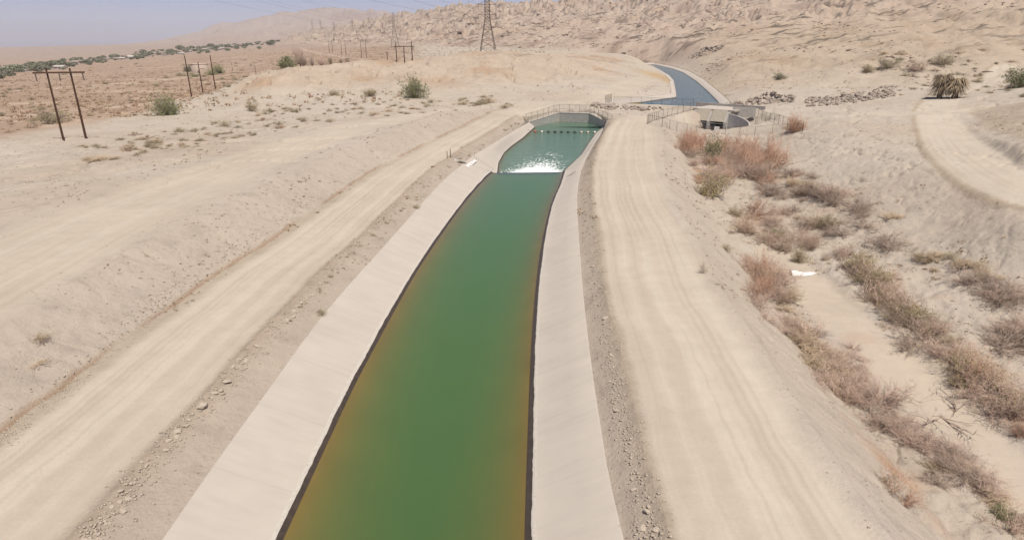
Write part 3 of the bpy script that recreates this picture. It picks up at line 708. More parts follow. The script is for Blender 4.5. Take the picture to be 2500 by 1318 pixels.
YS = np.concatenate([[-45, -20, 0], np.geomspace(8, WEIR_Y - .15, 260), np.linspace(WEIR_Y + .15, LT[-1][1], 140)])
YSR = np.concatenate([[-45, -20, 0], np.geomspace(8, WEIR_Y - .15, 260), np.linspace(WEIR_Y + .15, RT[-1][1], 130)])
LT2 = np.vstack([LT[:1], chaikin(LT[1:], 2)]); RT2 = np.vstack([RT[:1], chaikin(RT[1:], 2)])
def smooth_w(P, sp):
    return np.vstack([P[:1], chaikin(P[1:sp], 2), P[sp:]])
LW2 = smooth_w(LW, 11); RW2 = smooth_w(RW, 11)
def lining(side, T, W, ys):
    sgn = -1 if side == 'l' else 1
    rows = []
    for i, y in enumerate(ys):
        tx = interp_y(T, y); tz = interp_y(T, y, 2); wx = interp_y(W, y); pool = y > WEIR_Y
        wz = ZP if pool else ZW
        slope = (tz - wz) / max(.5, abs(wx - tx))
        slope_in = .43 if not pool else max(.55, slope)
        depth = 1.75 if not pool else 2.6
        bx = wx - sgn * depth / slope_in * .98
        mid = interp_y(LW2, y) * .5 + interp_y(RW2, y) * .5
        bx = min(bx, mid) if sgn < 0 else max(bx, mid)
        n = float(fbm(np.array([y * .33]), np.array([sgn * 3.3]), 5, 3)[0]) * .22 + float(perlin(np.array([y * 2.9]), np.array([sgn * 1.3]), 9)[0]) * .10
        def pt(f, dz=0.0): return (tx + (wx - tx) * f, y, tz + (wz - tz) * f + dz)
        bw = (.085 if sgn < 0 else .12) if not pool else .09
        fb = 1 - bw / max(.6, tz - wz) * (1 + n)
        fb = max(.5, fb)
        w2 = pt(1.0)
        row = [(tx + sgn * .3, y, tz - .35), (tx + sgn * .28, y, tz + .02 + .01 * n), (tx, y, tz + .035), pt(.33, .03), pt(.66, .03), pt(fb - .055, .03), pt(fb - .03, .045 + .08 * abs(n)), pt(fb, .04 + .05 * n), pt(fb + .02, .0),
               (w2[0] - sgn * .0, y, w2[2] - .02), (w2[0] * .6 + bx * .4, y, wz - depth * .4), (bx, y, wz - depth), (mid, y, wz - depth - .02)]
        if sgn > 0: row = row[::-1]
        rows.append(row)
    m = [(LINING, 0)] * 5 + [(CRUST, 0)] * 2 + [(ALGAE, 0)] * 2 + [(BED, 0)] * 3
    if sgn > 0: m = m[::-1]
    return strip_mesh('concrete_lining', rows, m)
ll = lining('l', LT2, LW2, YS); tag(ll, 'pale smooth concrete slope lining the left bank of the green canal', 'canal lining')
lr = lining('r', RT2, RW2, YSR); tag(lr, 'pale smooth concrete slope lining the right bank of the green canal', 'canal lining')

def water_body(name, left, right, z, zb, mat, rows_extra=None):
    """closed body of water: top sheet over a deep box, edges pushed into the lining"""
    n = len(left); K = 7
    V = []; Fc = []
    for a, b in zip(left, right):
        for j in range(K):
            f = j / (K - 1); V.append((a[0] + (b[0] - a[0]) * f, a[1] + (b[1] - a[1]) * f, a[2] if len(a) > 2 else z))
    for a, b in zip(left, right):
        V += [(a[0], a[1], zb), (b[0], b[1], zb)]
    o = n * K
    for i in range(n - 1):
        for j in range(K - 1): Fc.append((i * K + j, i * K + j + 1, (i + 1) * K + j + 1, (i + 1) * K + j))
        Fc.append((o + 2 * i, o + 2 * i + 2, o + 2 * i + 3, o + 2 * i + 1))
        Fc.append((i * K, (i + 1) * K, o + 2 * i + 2, o + 2 * i)); Fc.append((i * K + K - 1, o + 2 * i + 1, o + 2 * i + 3, (i + 1) * K + K - 1))
    Fc.append(tuple(list(range(K))[::-1] + [o, o + 1])); e = (n - 1) * K
    Fc.append(tuple(list(range(e, e + K)) + [o + 2 * n - 1, o + 2 * n - 2]))
    me = mesh_np(name, np.array(V), Fc, mat, False)
    return link(name, me)
ys = np.concatenate([[-44, -20, 0], np.geomspace(8, WEIR_Y - .6, 120), WEIR_Y + np.array([-.3, 0, .25, .5, .75, 1.0])])
def dz(y): return ZW - .75 * float(sstep(WEIR_Y - .5, WEIR_Y + 1.0, np.array(y)))
Wl = [(interp_y(LW2, min(y, WEIR_Y - .2)) - .35, y, dz(y)) for y in ys]; Wr = [(interp_y(RW2, min(y, WEIR_Y - .2)) + .35, y, dz(y)) for y in ys]
tag(water_body('canal_water', Wl, Wr, ZW, -4.4, WATER), 'smooth green water of the canal', kind='structure')
ys = np.concatenate([np.linspace(WEIR_Y + 1.02, LW[-1][1], 60)])
endl = [BWL + [-.0, .3, 0], BWL + [.0, .3, 0]]
Pl = [(interp_y(LW2, y) - .4, y, ZP) for y in ys]; Pr = [(interp_y(RW2, y) + .4, y, ZP) for y in ys]
fr = np.linspace(0.05, 1, 14)
for f in fr:
    a = LW[-1] * (1 - f) + (BWL + [0, .3, 0]) * f; b = RW[-1] * (1 - f) + (BWR + [0, .3, 0]) * f
    Pl.append((a[0] - .15, a[1] + .2, ZP)); Pr.append((b[0] + .25, b[1] + .2, ZP))
tag(water_body('basin_water', Pl, Pr, ZP, -5.6, WATERP), 'rippled teal water in the basin below the drop', kind='structure')
# basin floor
mb = MB(); mb.prism([(p[0], p[1]) for p in (LW[-1] + [-1, -1, 0], BWL + [-.2, .5, 0], BWR + [.2, .5, 0], RW[-1] + [1, -1, 0])], -5.9, -5.4)
floor_o = mb.build('basin_floor', BED); tag(floor_o, 'brown floor of the basin under the water', kind='structure')
# sill of the drop
a, b = G(1216, 416, ZW), G(1373, 423, ZW)
mb = MB(); d = b - a; d[2] = 0; L = np.linalg.norm(d); mid = (a + b) / 2; rz = math.atan2(d[1], d[0])
mb.box((mid[0], WEIR_Y + .1, -3.1), (L + .6, .5, 1.7), 0)
weir = mb.build('weir_sill', CONCD); tag(weir, 'low concrete sill across the canal where the water drops', 'weir')

# basin walls -----------------------------------------------------------------------
def wall_run(p, q, z0, z1a, z1b, th, out):
    """slanted-top wall from p to q; out = outward side sign"""
    p = np.array(p[:2]); q = np.array(q[:2]); d = (q - p) / np.linalg.norm(q - p); n = np.array([-d[1], d[0]]) * th * out
    V = [(*p, z0), (*q, z0), (*(q + n), z0), (*(p + n), z0), (*p, z1a), (*q, z1b), (*(q + n), z1b), (*(p + n), z1a)]
    return V, [(0,3,2,1),(4,5,6,7),(0,1,5,4),(1,2,6,5),(2,3,7,6),(3,0,4,7)]
bw = empty('basin_headwall', (BWL + BWR) / 2 * [1, 1, 0] + [0, 0, -.7], label='grey concrete wall at the back of the basin with two slanted wing walls', cat='wall')
def child(mb, name, mat, par):
    o = mb.build(name, mat); o.parent = par; o.matrix_parent_inverse = par.matrix_world.inverted() if False else Matrix.Translation(-Vector(par.location)); return o
LE, RE = LT[-1].copy(), RT[-1].copy()
wl0 = LW[-1] + [-1.9, -.3, 0]; wr0 = RW[-1] + [2.1, -.2, 0]
for nm, p, q, za, zb in (('wing_wall', wl0, BWL, -1.75, ZWALL), ('back_wall', BWL, BWR, ZWALL, ZWALL), ('wing_wall', BWR, wr0, ZWALL, -1.75)):
    mb = MB(); mb.add(*wall_run(p, q, -5.5, za, zb, .35, 1)); o = child(mb, nm, CONCD, bw)
    p = np.array(p); q = np.array(q); d = (q - p)[:2]; d /= np.linalg.norm(d); n = np.array([-d[1], d[0], 0])
    mb = MB(); pts = [p + n * -.04, q + n * -.04, q + n * 1.7, p + n * 1.7]
    V = [(a[0], a[1], z) for z0 in (0.004, .07) for a, z in zip(pts, (za + z0, zb + z0, zb + z0, za + z0))]
    mb.add(V, [(3,2,1,0),(4,5,6,7),(0,1,5,4),(1,2,6,5),(2,3,7,6),(3,0,4,7)]); child(mb, 'coping', CONC, bw)
# vertical stains and joints on the back wall
# ------------------------------------------------------------------ fences
POSTM = {}
def fence(name, pts, h, spacing, label, cat='fence', rails=(1.0,), mesh_fill=True, mat=None, lean=0.0, group=None):
    pts = [np.array(p, float) for p in pts]; mat = mat or RUST
    root = empty(name, pts[0], label=label, cat=cat, group=group); o0 = pts[0]
    if h not in POSTM:
        m_ = MB(); m_.bar((0, 0, -.25), (0, 0, h), .036, .032, 6); m_.bar((0, 0, h), (0, 0, h + .05), .045, .02, 6); POSTM[h] = m_
    pm = POSTM[h].mesh('post', mat)
    rl = MB(); cl = MB()
    for k, (a, b) in enumerate(zip(pts[:-1], pts[1:])):
        L = np.linalg.norm((b - a)[:2]); n = max(1, round(L / spacing))
        for i in range(n + (1 if k == len(pts) - 2 else 0)):
            p = a + (b - a) * i / n - o0
            link('post', pm, root, p, (random.uniform(-.02, .02), random.uniform(-.02, .02) + lean, 0))
        for r in rails: rl.bar(a - o0 + [0, 0, h * r], b - o0 + [0, 0, h * r], .02, .02, 5)
        if mesh_fill:
            d = (b - a) / L
            st = .17; m = int((L + h) / st)
            for i in range(m):
                for sg in (1, -1):
                    s0 = i * st - (h if sg > 0 else 0); s1 = s0 + sg * h if sg > 0 else s0 - h
                    z0, z1 = 0.05, h
                    for lo, hi in ((0, L),):
                        A, B = s0, s1; za, zb = z0, z1
                        if A == B: continue
                        def clip(A, za, B, zb):
                            if A < 0: za = za + (zb - za) * (0 - A) / (B - A); A = 0
                            if A > L: za = za + (zb - za) * (L - A) / (B - A); A = L
                            return A, za
                        if max(A, B) <= 0 or min(A, B) >= L: continue
                        A2, za2 = clip(A, za, B, zb); B2, zb2 = clip(B, zb, A, za)
                        p = a + d * A2 - o0 + [0, 0, za2]; q = a + d * B2 - o0 + [0, 0, zb2]
                        nn = np.cross(d, [0, 0, 1]); e = np.cross((q - p) / (np.linalg.norm(q - p) + 1e-9), nn) * .0045
                        k0 = len(cl.v); cl.v += [tuple(p - e), tuple(p + e), tuple(q + e), tuple(q - e)]; cl.f.append((k0, k0 + 1, k0 + 2, k0 + 3))
    rl.build('rail', mat, root)
    if mesh_fill and cl.f: cl.build('chain_link', GALV, root)
    return root
zt = ZWALL + .07
def along(p, q, f, z): r = p + (q - p) * f; return (r[0], r[1], z)
nl = np.array([-.12, .18, 0])
fence('chain_link_fence', [(wl0[0] - .1, wl0[1] + .2, -1.7), (BWL[0] - .1, BWL[1] + .2, zt), (BWR[0] + .1, BWR[1] + .2, zt), (wr0[0] + .18, wr0[1], -1.68)], 1.85, 2.2,
      'rusty chain link fence wrapped around the top of the basin wall', rails=(1.0, .45))
# gate panel on the road side and railing along the far inlet
p = G(1477, 251, .2); q = G(1493, 247, .2); p2 = at(1476, 250, p[1]); 
g = fence('barred_gate', [p, q], 1.7, .5, 'small barred steel gate panel standing by the riprap', 'gate', rails=(1.0, .5, .08), mesh_fill=False)
fp = np.array([G(1498,253,-.5), G(1540,256,-.7), G(1590,259,-.9), G(1640,260.5,-.9), G(1692,261.5,-.7)])
fp[:, 2] = height(fp[:, 0], fp[:, 1])
fence('chain_link_fence', list(fp), 1.7, 3.2, 'chain link fence across the near end of the far blue canal', rails=(1.0,))
fp = ground_px([(1580,303),(1607,293),(1640,284),(1668,275),(1700,268)])
fence('chain_link_fence', list(fp), 1.75, 2.6, 'chain link fence climbing from the road to the left end of the gate deck', rails=(1.0, .1))
fp = ground_px([(1582,304),(1616,311),(1652,322),(1700,326),(1770,329),(1842,332),(1885,326),(1958,326)])
fence('chain_link_fence', list(fp), 1.75, 4.2, 'long chain link fence in front of the gate pond, nearest of its group', rails=(1.0,))
fp = ground_px([(1772,268),(1812,278),(1850,290),(1900,303),(1958,322)])
fence('chain_link_fence', list(fp), 1.75, 3.2, 'chain link fence running from the gate deck down to the round dry shrub', rails=(1.0,))

# ------------------------------------------------------------------ gate structure and pond
gA = G(1688, 303, -3.2); gB = G(1768, 310, -3.2)
gd = (gB - gA); gd[2] = 0; gl_ = np.linalg.norm(gd); gd /= gl_; gn = np.array([-gd[1], gd[0], 0]); gm = (gA + gB) / 2; grz = math.atan2(gd[1], gd[0])
gs = empty('gate_structure', (gm[0], gm[1], -3.2), grz, 'concrete gate structure with two sloping plates over dark openings and a small pond', 'gate structure')
H = 3.35; W2 = gl_ / 2
def gp(mb, nm, mat): return mb.build(nm, mat, gs)
mb = MB(); mb.box((0, 6.3, H - .15), (gl_ + 2.2, 8.4, .34)); gp(mb, 'deck', CONC)
mb = MB(); mb.box((0, 9.75, H + .12), (gl_ + 9, .35, .9)); gp(mb, 'parapet', CONCD)
for sx in (-1, 1):                     # plates lean back over the openings
    x0, x1 = (-W2 + .35, -.28) if sx < 0 else (.28, W2 - .35)
    V = [(x0, .35, .95), (x1, .35, .95), (x1, 1.75, H - .04), (x0, 1.75, H - .04), (x0, .6, .95), (x1, .6, .95), (x1, 2.05, H - .04), (x0, 2.05, H - .04)]
    mb = MB(); mb.add(V, [(0,1,2,3),(7,6,5,4),(0,4,5,1),(3,2,6,7),(0,3,7,4),(1,5,6,2)]); gp(mb, 'gate_plate', GATE)
    mb = MB(); mb.box(((x0 + x1) / 2, 3.0, .3), (x1 - x0, .2, 3.4)); gp(mb, 'shade_panel', SHADE)  # dark slab set behind the plate, its colour standing in for shade
for xx, t in ((-W2, .5), (0, .42), (W2, .5)):
    V = [(xx - t / 2, -.1, -1.5), (xx + t / 2, -.1, -1.5), (xx + t / 2, 1.3, -1.5), (xx - t / 2, 1.3, -1.5)]
    mb = MB(); poly = [(-.1, -1.5), (-.1, .9), (1.35, H - .34), (3.6, H - .34), (3.6, -1.5)]
    n = len(poly); V = [(xx - t / 2, y, z) for y, z in poly] + [(xx + t / 2, y, z) for y, z in poly]
    mb.add(V, [tuple(range(n)), tuple(range(2 * n - 1, n - 1, -1))] + [(i, n + i, n + (i + 1) % n, (i + 1) % n) for i in range(n)]); gp(mb, 'pier', CONCD)
mb = MB(); mb.bar((-W2, .0, .62), (W2 + .6, -.05, .55), .07, .07, 6); gp(mb, 'trash_bar', GALV)
# curved right wing wall and short left wing
def curved_wall(pts, z0, tops, th):
    n = len(pts); V = []
    for i, (p, zt_) in enumerate(zip(pts, tops)):
        a = pts[max(0, i - 1)]; b = pts[min(n - 1, i + 1)]; d = np.array(b) - np.array(a); d /= np.linalg.norm(d); nn = np.array([d[1], -d[0]]) * -th
        V += [(p[0], p[1], z0), (p[0], p[1], zt_), (p[0] + nn[0], p[1] + nn[1], zt_), (p[0] + nn[0], p[1] + nn[1], z0)]
    Fc = []
    for i in range(n - 1):
        for j in range(4): Fc.append((4 * i + j, 4 * i + (j + 1) % 4, 4 * i + 4 + (j + 1) % 4, 4 * i + 4 + j))
    Fc += [(3, 2, 1, 0), (4 * n - 4, 4 * n - 3, 4 * n - 2, 4 * n - 1)]
    return V, Fc
pts = [(W2 + .25 + 7.5 * math.sin(t) * .95, 1.0 - 7.5 * (1 - math.cos(t)) * .85) for t in np.linspace(0, 1.25, 12)]
mb = MB(); mb.add(*curved_wall(pts, -2.0, list(np.linspace(H - .55, 1.2, 12)), .3)); gp(mb, 'wing_wall', CONCD)
pts = [(-W2 - .25 - 5.0 * math.sin(t), 1.0 - 5.0 * (1 - math.cos(t))) for t in np.linspace(0, .9, 7)]
mb = MB(); mb.add(*curved_wall(pts, -2.0, list(np.linspace(H - .8, 1.0, 7)), -.3)); gp(mb, 'wing_wall', CONCD)
mb = MB(); po = [G(u, v, -3.3) for u, v in ((1650,320),(1690,300),(1772,304),(1800,316),(1810,330),(1750,330),(1690,326))]
mb.prism([(p[0], p[1]) for p in po], -6, -3.35); o = mb.build('pond_water', WATERD); tag(o, 'murky green pond under the gate plates', kind='structure')
# concrete wall running right from the deck
mb = MB(); p, q = G(1790, 268, .2), G(1846, 268, .2); mb.add(*wall_run(p, q, -1.5, .75, .55, .3, 1)); o = mb.build('retaining_wall', CONCD); tag(o, 'low grey concrete wall continuing right from the gate deck', 'wall')
# sign on the fence
sp_ = ground_px([(1748, 330)])[0]
sg = empty('fence_sign', (sp_[0], sp_[1] - .12, sp_[2] + .9), 0, 'small white sign with grey print on the fence before the pond', 'sign')
mb = MB(); mb.box((0, 0, .5), (1.0, .03, .75)); sgp = mb.build('panel', WHITE, sg)
mb = MB()
for zz, ln in ((.72, .62), (.58, .7), (.46, .66), (.30, .5)):
    x = -ln / 2
    while x < ln / 2 - .05:
        l = random.uniform(.06, .16); mb.box((x + l / 2, -.0185, zz), (l, .005, .055)); x += l + .04
tag(mb.build('print', PAINTG, sgp), kind='stuff')

# ------------------------------------------------------------------ far canal
def resample(P, n):
    d = np.r_[0, np.cumsum(np.linalg.norm(np.diff(P[:, :2], axis=0), axis=1))]; s = np.linspace(0, d[-1], n)
    return np.stack([np.interp(s, d, P[:, k]) for k in range(P.shape[1])], 1)
def rs(P): return resample(chaikin(P, 2), 70)
def lin2(P, n=70):
    """resample by vertex index so that paired edges stay paired"""
    i = np.linspace(0, len(P) - 1, n); return np.stack([np.interp(i, np.arange(len(P)), P[:, k]) for k in range(3)], 1)
for Tt, Ww, lab in ((FLt, FL, 'pale concrete lining on the left bank of the far blue canal'), (FRt, FR, 'pale concrete lining on the right bank of the far blue canal')):
    T_, W_ = lin2(Tt), lin2(Ww); rows = []
    for a, b in zip(T_, W_):
        o_ = (a - b); o_[2] = 0; o_ = o_ / (np.linalg.norm(o_) + 1e-6)
        rows.append([a + o_ * .9 + [0, 0, -.4], a + o_ * .85 + [0, 0, .05], a + [0, 0, .06], a * .05 + b * .95 + [0, 0, .04], b + [0, 0, 0.0], b - o_ * 3 + [0, 0, -2.2]])
    if Tt is FRt: rows = [r[::-1] for r in rows]
    m = [(CONC, 0)] * 3 + [(ALGAE, 0), (BED, 0)]
    if Tt is FRt: m = m[::-1]
    o = strip_mesh('concrete_lining', rows, m); tag(o, lab, 'canal lining')
l_, r_ = lin2(FL[1:]), lin2(FR)
Wl = [tuple(a + (a - b) / np.linalg.norm(a - b) * .5) for a, b in zip(l_, r_)]; Wr = [tuple(b + (b - a) / np.linalg.norm(a - b) * .5) for a, b in zip(l_, r_)]
tag(water_body('far_canal_water', Wl, Wr, ZF, -5.4, WATERF), 'blue water of the far canal', kind='structure')
mb = MB(); pp = [(p[0], p[1]) for p in FL[1:]] + [(p[0], p[1]) for p in FR[::-1]]

# ------------------------------------------------------------------ plants: prototypes
rs_ = np.random.RandomState(11)
def cones(P, Q, r):
    """three-sided tapering twigs from P to Q"""
    d = Q - P; L = np.linalg.norm(d, axis=1, keepdims=True); d = d / (L + 1e-9)
    a = np.cross(d, np.array([[.3, .5, .81]])); a /= np.linalg.norm(a, axis=1, keepdims=True) + 1e-9; b = np.cross(d, a)
    n = len(P); V = np.empty((n, 4, 3))
    for i in range(3):
        t = 2 * math.pi * i / 3; V[:, i] = P + r[:, None] * (math.cos(t) * a + math.sin(t) * b)
    V[:, 3] = Q
    o = np.arange(n)[:, None] * 4
    Fc = np.concatenate([np.stack([o[:, 0] + i, o[:, 0] + (i + 1) % 3, o[:, 0] + 3], 1) for i in range(3)])
    return V.reshape(-1, 3), Fc
def leaves(C, size, rng, flat=.0):
    n = len(C); a = rng.normal(size=(n, 3)); a /= np.linalg.norm(a, axis=1, keepdims=True); b = rng.normal(size=(n, 3)); b -= (a * b).sum(1, keepdims=True) * a; b /= np.linalg.norm(b, axis=1, keepdims=True)
    s = size * rng.uniform(.6, 1.4, (n, 1))
    V = np.stack([C - a * s, C + b * s * .45, C + a * s, C - b * s * .45], 1).reshape(-1, 3)
    return V, np.arange(n * 4).reshape(n, 4)
def twig_bush(seed, nstem=26, kids=9, gk=5, R=1.0, Hh=1.0, up=.55, tw=.012, droop=.0):
    """unit-radius leafless shrub: stems from the root crown, forks, fine twigs"""
    g = np.random.RandomState(seed)
    P, Q, r = [], [], []
    az = g.uniform(0, 2 * math.pi, nstem); el = np.arccos(g.uniform(up * .2, 1, nstem) ** .8)
    L = g.uniform(.65, 1.1, nstem)
    base = np.stack([g.normal(0, .07, nstem), g.normal(0, .07, nstem), np.zeros(nstem) - .03], 1)
    dirs = np.stack([np.sin(el) * np.cos(az) * R, np.sin(el) * np.sin(az) * R, np.cos(el) * Hh], 1)
    tips = base + dirs * L[:, None]; tips[:, 2] = np.maximum(tips[:, 2], .08)
    bend = base * .45 + tips * .55 + g.normal(0, .06, (nstem, 3)); bend[:, 2] = np.maximum(bend[:, 2], .04)
    P += [base, bend]; Q += [bend + (tips - bend) * .1, tips]; r += [np.full(nstem, tw * 2.4), np.full(nstem, tw * 1.5)]
    # second order
    k = np.repeat(np.arange(nstem), kids); t = g.uniform(.15, 1, len(k))
    root = np.where((t < .5)[:, None], base[k] + (bend - base)[k] * (t * 2)[:, None], bend[k] + (tips - bend)[k] * (t * 2 - 1)[:, None])
    d2 = (tips - base)[k] * .35 + g.normal(0, .26, (len(k), 3)) * [R, R, Hh]; d2[:, 2] += .10 - droop
    e2 = root + d2 * g.uniform(.5, 1.1, (len(k), 1)); e2[:, 2] = np.maximum(e2[:, 2], .03)
    P.append(root); Q.append(e2); r.append(np.full(len(k), tw * .9))
    k3 = np.repeat(np.arange(len(k)), gk); t = g.uniform(.2, 1, (len(k3), 1)); root3 = root[k3] + (e2 - root)[k3] * t
    e3 = root3 + (e2 - root)[k3] * .3 + g.normal(0, .12, (len(k3), 3)) * [R, R, Hh]; e3[:, 2] = np.maximum(e3[:, 2], .02)
    P.append(root3); Q.append(e3); r.append(np.full(len(k3), tw * .62))
    P, Q, r = np.concatenate(P), np.concatenate(Q), np.concatenate(r)
    return P, Q, r, e3
def col(name, r, g, b, var=.25): return plant_mat(name, lin(r, g, b, .85), var)
PINK = col('pink_brown_twig', 196,170,154); RED = col('red_brown_twig', 184,148,126); GREY = col('grey_brown_twig', 174,154,140); TAN = col('straw_twig', 196,174,148)
OLIVE = col('olive_leaf', 156,144,98, .3); GREEN = col('green_leaf', 132,140,92, .3); PALEG = col('pale_green_leaf', 164,160,122, .25); DRYL = col('dry_leaf', 188,160,132, .25)
DARKG = col('dark_green_leaf', 108,114,88, .3); BARK = pmat('bark', lin(120,98,82,.7), .95, .25, 6); FROND = col('dead_frond', 158,140,116, .3)
PROTO = {}
def proto(key, seed, tmat, lmat=None, nl=0, ls=.05, **kw):
    P, Q, r, tips = twig_bush(seed, **kw)
    V, Fc = cones(P, Q, r); tw = mesh_np('twigs', V, Fc, tmat)
    lf = None
    if lmat is not None:
        g = np.random.RandomState(seed + 99); c = tips[g.randint(0, len(tips), nl)] + g.normal(0, .05, (nl, 3)); c[:, 2] = np.maximum(c[:, 2], .03)
        V, Fc = leaves(c, ls, g); lf = mesh_np('foliage', V, Fc, lmat)
    PROTO.setdefault(key, []).append((tw, lf))
for s_ in range(4): proto('pink', 100 + s_, PINK, nstem=18, kids=8, gk=6, R=1.0, Hh=.8, tw=.0085)
for s_ in range(3): proto('red', 120 + s_, RED, None, 0, .035, nstem=22, kids=9, gk=6, R=.9, Hh=1.15, tw=.009)
for s_ in range(3): proto('grey', 140 + s_, GREY, nstem=24, kids=9, gk=6, R=1.05, Hh=.7, tw=.009)
for s_ in range(3): proto('olive', 160 + s_, GREY, OLIVE, 2200, .034, nstem=22, kids=8, gk=4, R=.9, Hh=.95, tw=.012)
for s_ in range(2): proto('mixed', 170 + s_, PINK, OLIVE, 700, .026, nstem=18, kids=8, gk=6, R=1.0, Hh=.9, tw=.011)
for s_ in range(3): proto('green', 180 + s_, GREY, GREEN, 3600, .042, nstem=26, kids=8, gk=4, R=.95, Hh=1.0, tw=.012)
for s_ in range(3): proto('pale', 200 + s_, GREY, PALEG, 1600, .036, nstem=22, kids=7, gk=4, R=1.0, Hh=.75, tw=.014)
for s_ in range(3): proto('straw', 220 + s_, TAN, nstem=26, kids=8, gk=5, R=1.0, Hh=.7, tw=.014)
for s_ in range(2): proto('tumble', 240 + s_, col('tumbleweed_twig', 186,148,122), nstem=44, kids=10, gk=6, R=1.0, Hh=1.1, up=.1, tw=.010)
for s_ in range(3): proto('scrub', 260 + s_, GREY, DRYL, 300, .07, nstem=12, kids=6, gk=3, R=1.0, Hh=.6, tw=.03)
for s_ in range(2): proto('dark', 280 + s_, GREY, DARKG, 2800, .045, nstem=22, kids=8, gk=4, R=1.0, Hh=.8, tw=.012)
proto('wispy', 290, GREY, PALEG, 160, .03, nstem=12, kids=7, gk=4, R=.7, Hh=1.3, tw=.009)
NAMES = dict(pink='dry_shrub', red='dry_shrub', grey='dry_shrub', olive='olive_shrub', mixed='olive_shrub', green='green_bush', pale='saltbush', straw='straw_shrub', tumble='round_shrub', scrub='scrub_bush', dark='dark_bush', wispy='wispy_shrub')
def shrub(kind, p, rad, label, group=None, hs=1.0, cat='shrub', name=None, seed=None, parts=True):
    tw, lf = PROTO[kind][random.randrange(len(PROTO[kind])) if seed is None else seed % len(PROTO[kind])]
    rz = random.uniform(0, 6.28); sc = (rad, rad * random.uniform(.85, 1.15), rad * hs)
    if lf is None:
        o = link(name or NAMES[kind], tw, None, p, (0, 0, rz), sc); return tag(o, label, cat, group)
    e = empty(name or NAMES[kind], p, rz); e.scale = sc; tag(e, label, cat, group)
    link('twigs', tw, e); link('foliage', lf, e)
    return e
def place(lst):
    """(u, v base, width px, kind, label, group[, height factor])"""
    P = ground_px([(l[0], l[1]) for l in lst])
    for l, p in zip(lst, P):
        dist = FV @ (p - np.array([0, 0, CZ])); rad = l[2] / 2 * dist / F
        shrub(l[3], p - [0, 0, .03], rad, l[4], l[5], l[6] if len(l) > 6 else 1.0)

# single bushes one can point to
place([
 (1010,238,62,'green','bright green rounded bush at the foot of the tan mounds',None,1.25),
 (405,281,66,'green','green bush standing alone on the pale flat by the wooden poles',None,1.15),
 (135,300,70,'pale','pale feathery bush behind the near wooden pole frame',None,1.2),
 (2490,213,90,'green','dense green bush at the right edge of the picture',None,.75),
 (1740,392,56,'green','green bush growing out of the red brown thicket',None,1.5),
 (1732,478,104,'olive','wide olive shrub at the foot of the canal embankment',None,.95),
 (1846,528,74,'red','upright brown shrub just below the olive shrub',None,1.0),
 (1792,525,44,'olive','small dark olive shrub on the wash edge left of the upright brown one',None,.8),
 (1906,193,32,'dark','small dark bush alone on the smooth hillside right of the far canal',None,.9),
 (1938,322,52,'tumble','round rust brown shrub against the end of the pond fence',None,1.1),
 (617,272,34,'olive','grey green shrub on the flat left of the mounds',None,1.2),
 (905,234,40,'olive','dark low shrub at the foot of the mounds',None,.8),
 (815,232,32,'olive','left one of two dark low shrubs at the mound foot',None,.8),
 (1130,256,36,'straw','left straw coloured shrub pair member on the slope behind the bench road',None,.7),
 (1190,252,48,'straw','right and larger straw coloured shrub on the slope behind the bench road',None,.8),
 (785,767,30,'pale','single round tuft growing at the top edge of the left lining',None,.9),
 (1016,507,22,'pale','small tuft on the left lining edge, second from the camera',None,.8),
 (1715,665,44,'wispy','wispy upright sapling alone on the embankment slope',None,1.1),
 (1772,607,44,'pale','low grey green shrub near the embankment toe',None,.6),
 (1950,640,46,'olive','tall olive shrub beside the white boat shell',None,1.4),
 (1896,578,44,'green','small fresh green shrub among pink twigs in mid wash',None,.7),
 (2010,556,66,'olive','olive green shrub at the head of the wash track',None,.9),
 (2160,604,124,'grey','wide domed grey pink shrub right of the wash track',None,.75),
 (2105,554,76,'grey','dark grey shrub left of the domed one',None,.7),
 (2178,532,60,'straw','low straw shrub above the domed grey one',None,.6),
 (1970,462,60,'olive','lone shrub with a slanting shape on the bare right bank',None,.7),
 (2440,1262,56,'green','bright green shrub near the bottom right corner',None,1.0),
 (2175,1195,110,'mixed','olive brown shrub on the rust stained seep near the bottom',None,.9),
 (2210,1225,80,'red','red brown twiggy shrub on the rust stained seep',None,.7),
 (2285,1180,80,'grey','dead silver grey shrub in the lower wash',None,.8),
 (2480,1300,130,'mixed','large brown shrub in the bottom right corner of the wash',None,.9),
 (95,826,60,'straw','flat dry brown shrub on the left bank slope',None,.4),
 (90,890,46,'straw','smaller flat dry shrub below the first on the left bank slope',None,.35),
 (240,392,70,'straw','flattened dry brush pile on the edge of the bench road',None,.4),
 (2300,160,56,'pale','hazy green shrub behind the dead palm',None,1.1),
 (2170,168,54,'pale','pale green shrub at the mouth of the side wash',None,1.0),
 (2120,176,38,'olive','dark shrub under the cut bank of the side wash',None,.9),
 (2240,172,70,'mixed','broad olive brown shrub left of the dead palm',None,.7),
])
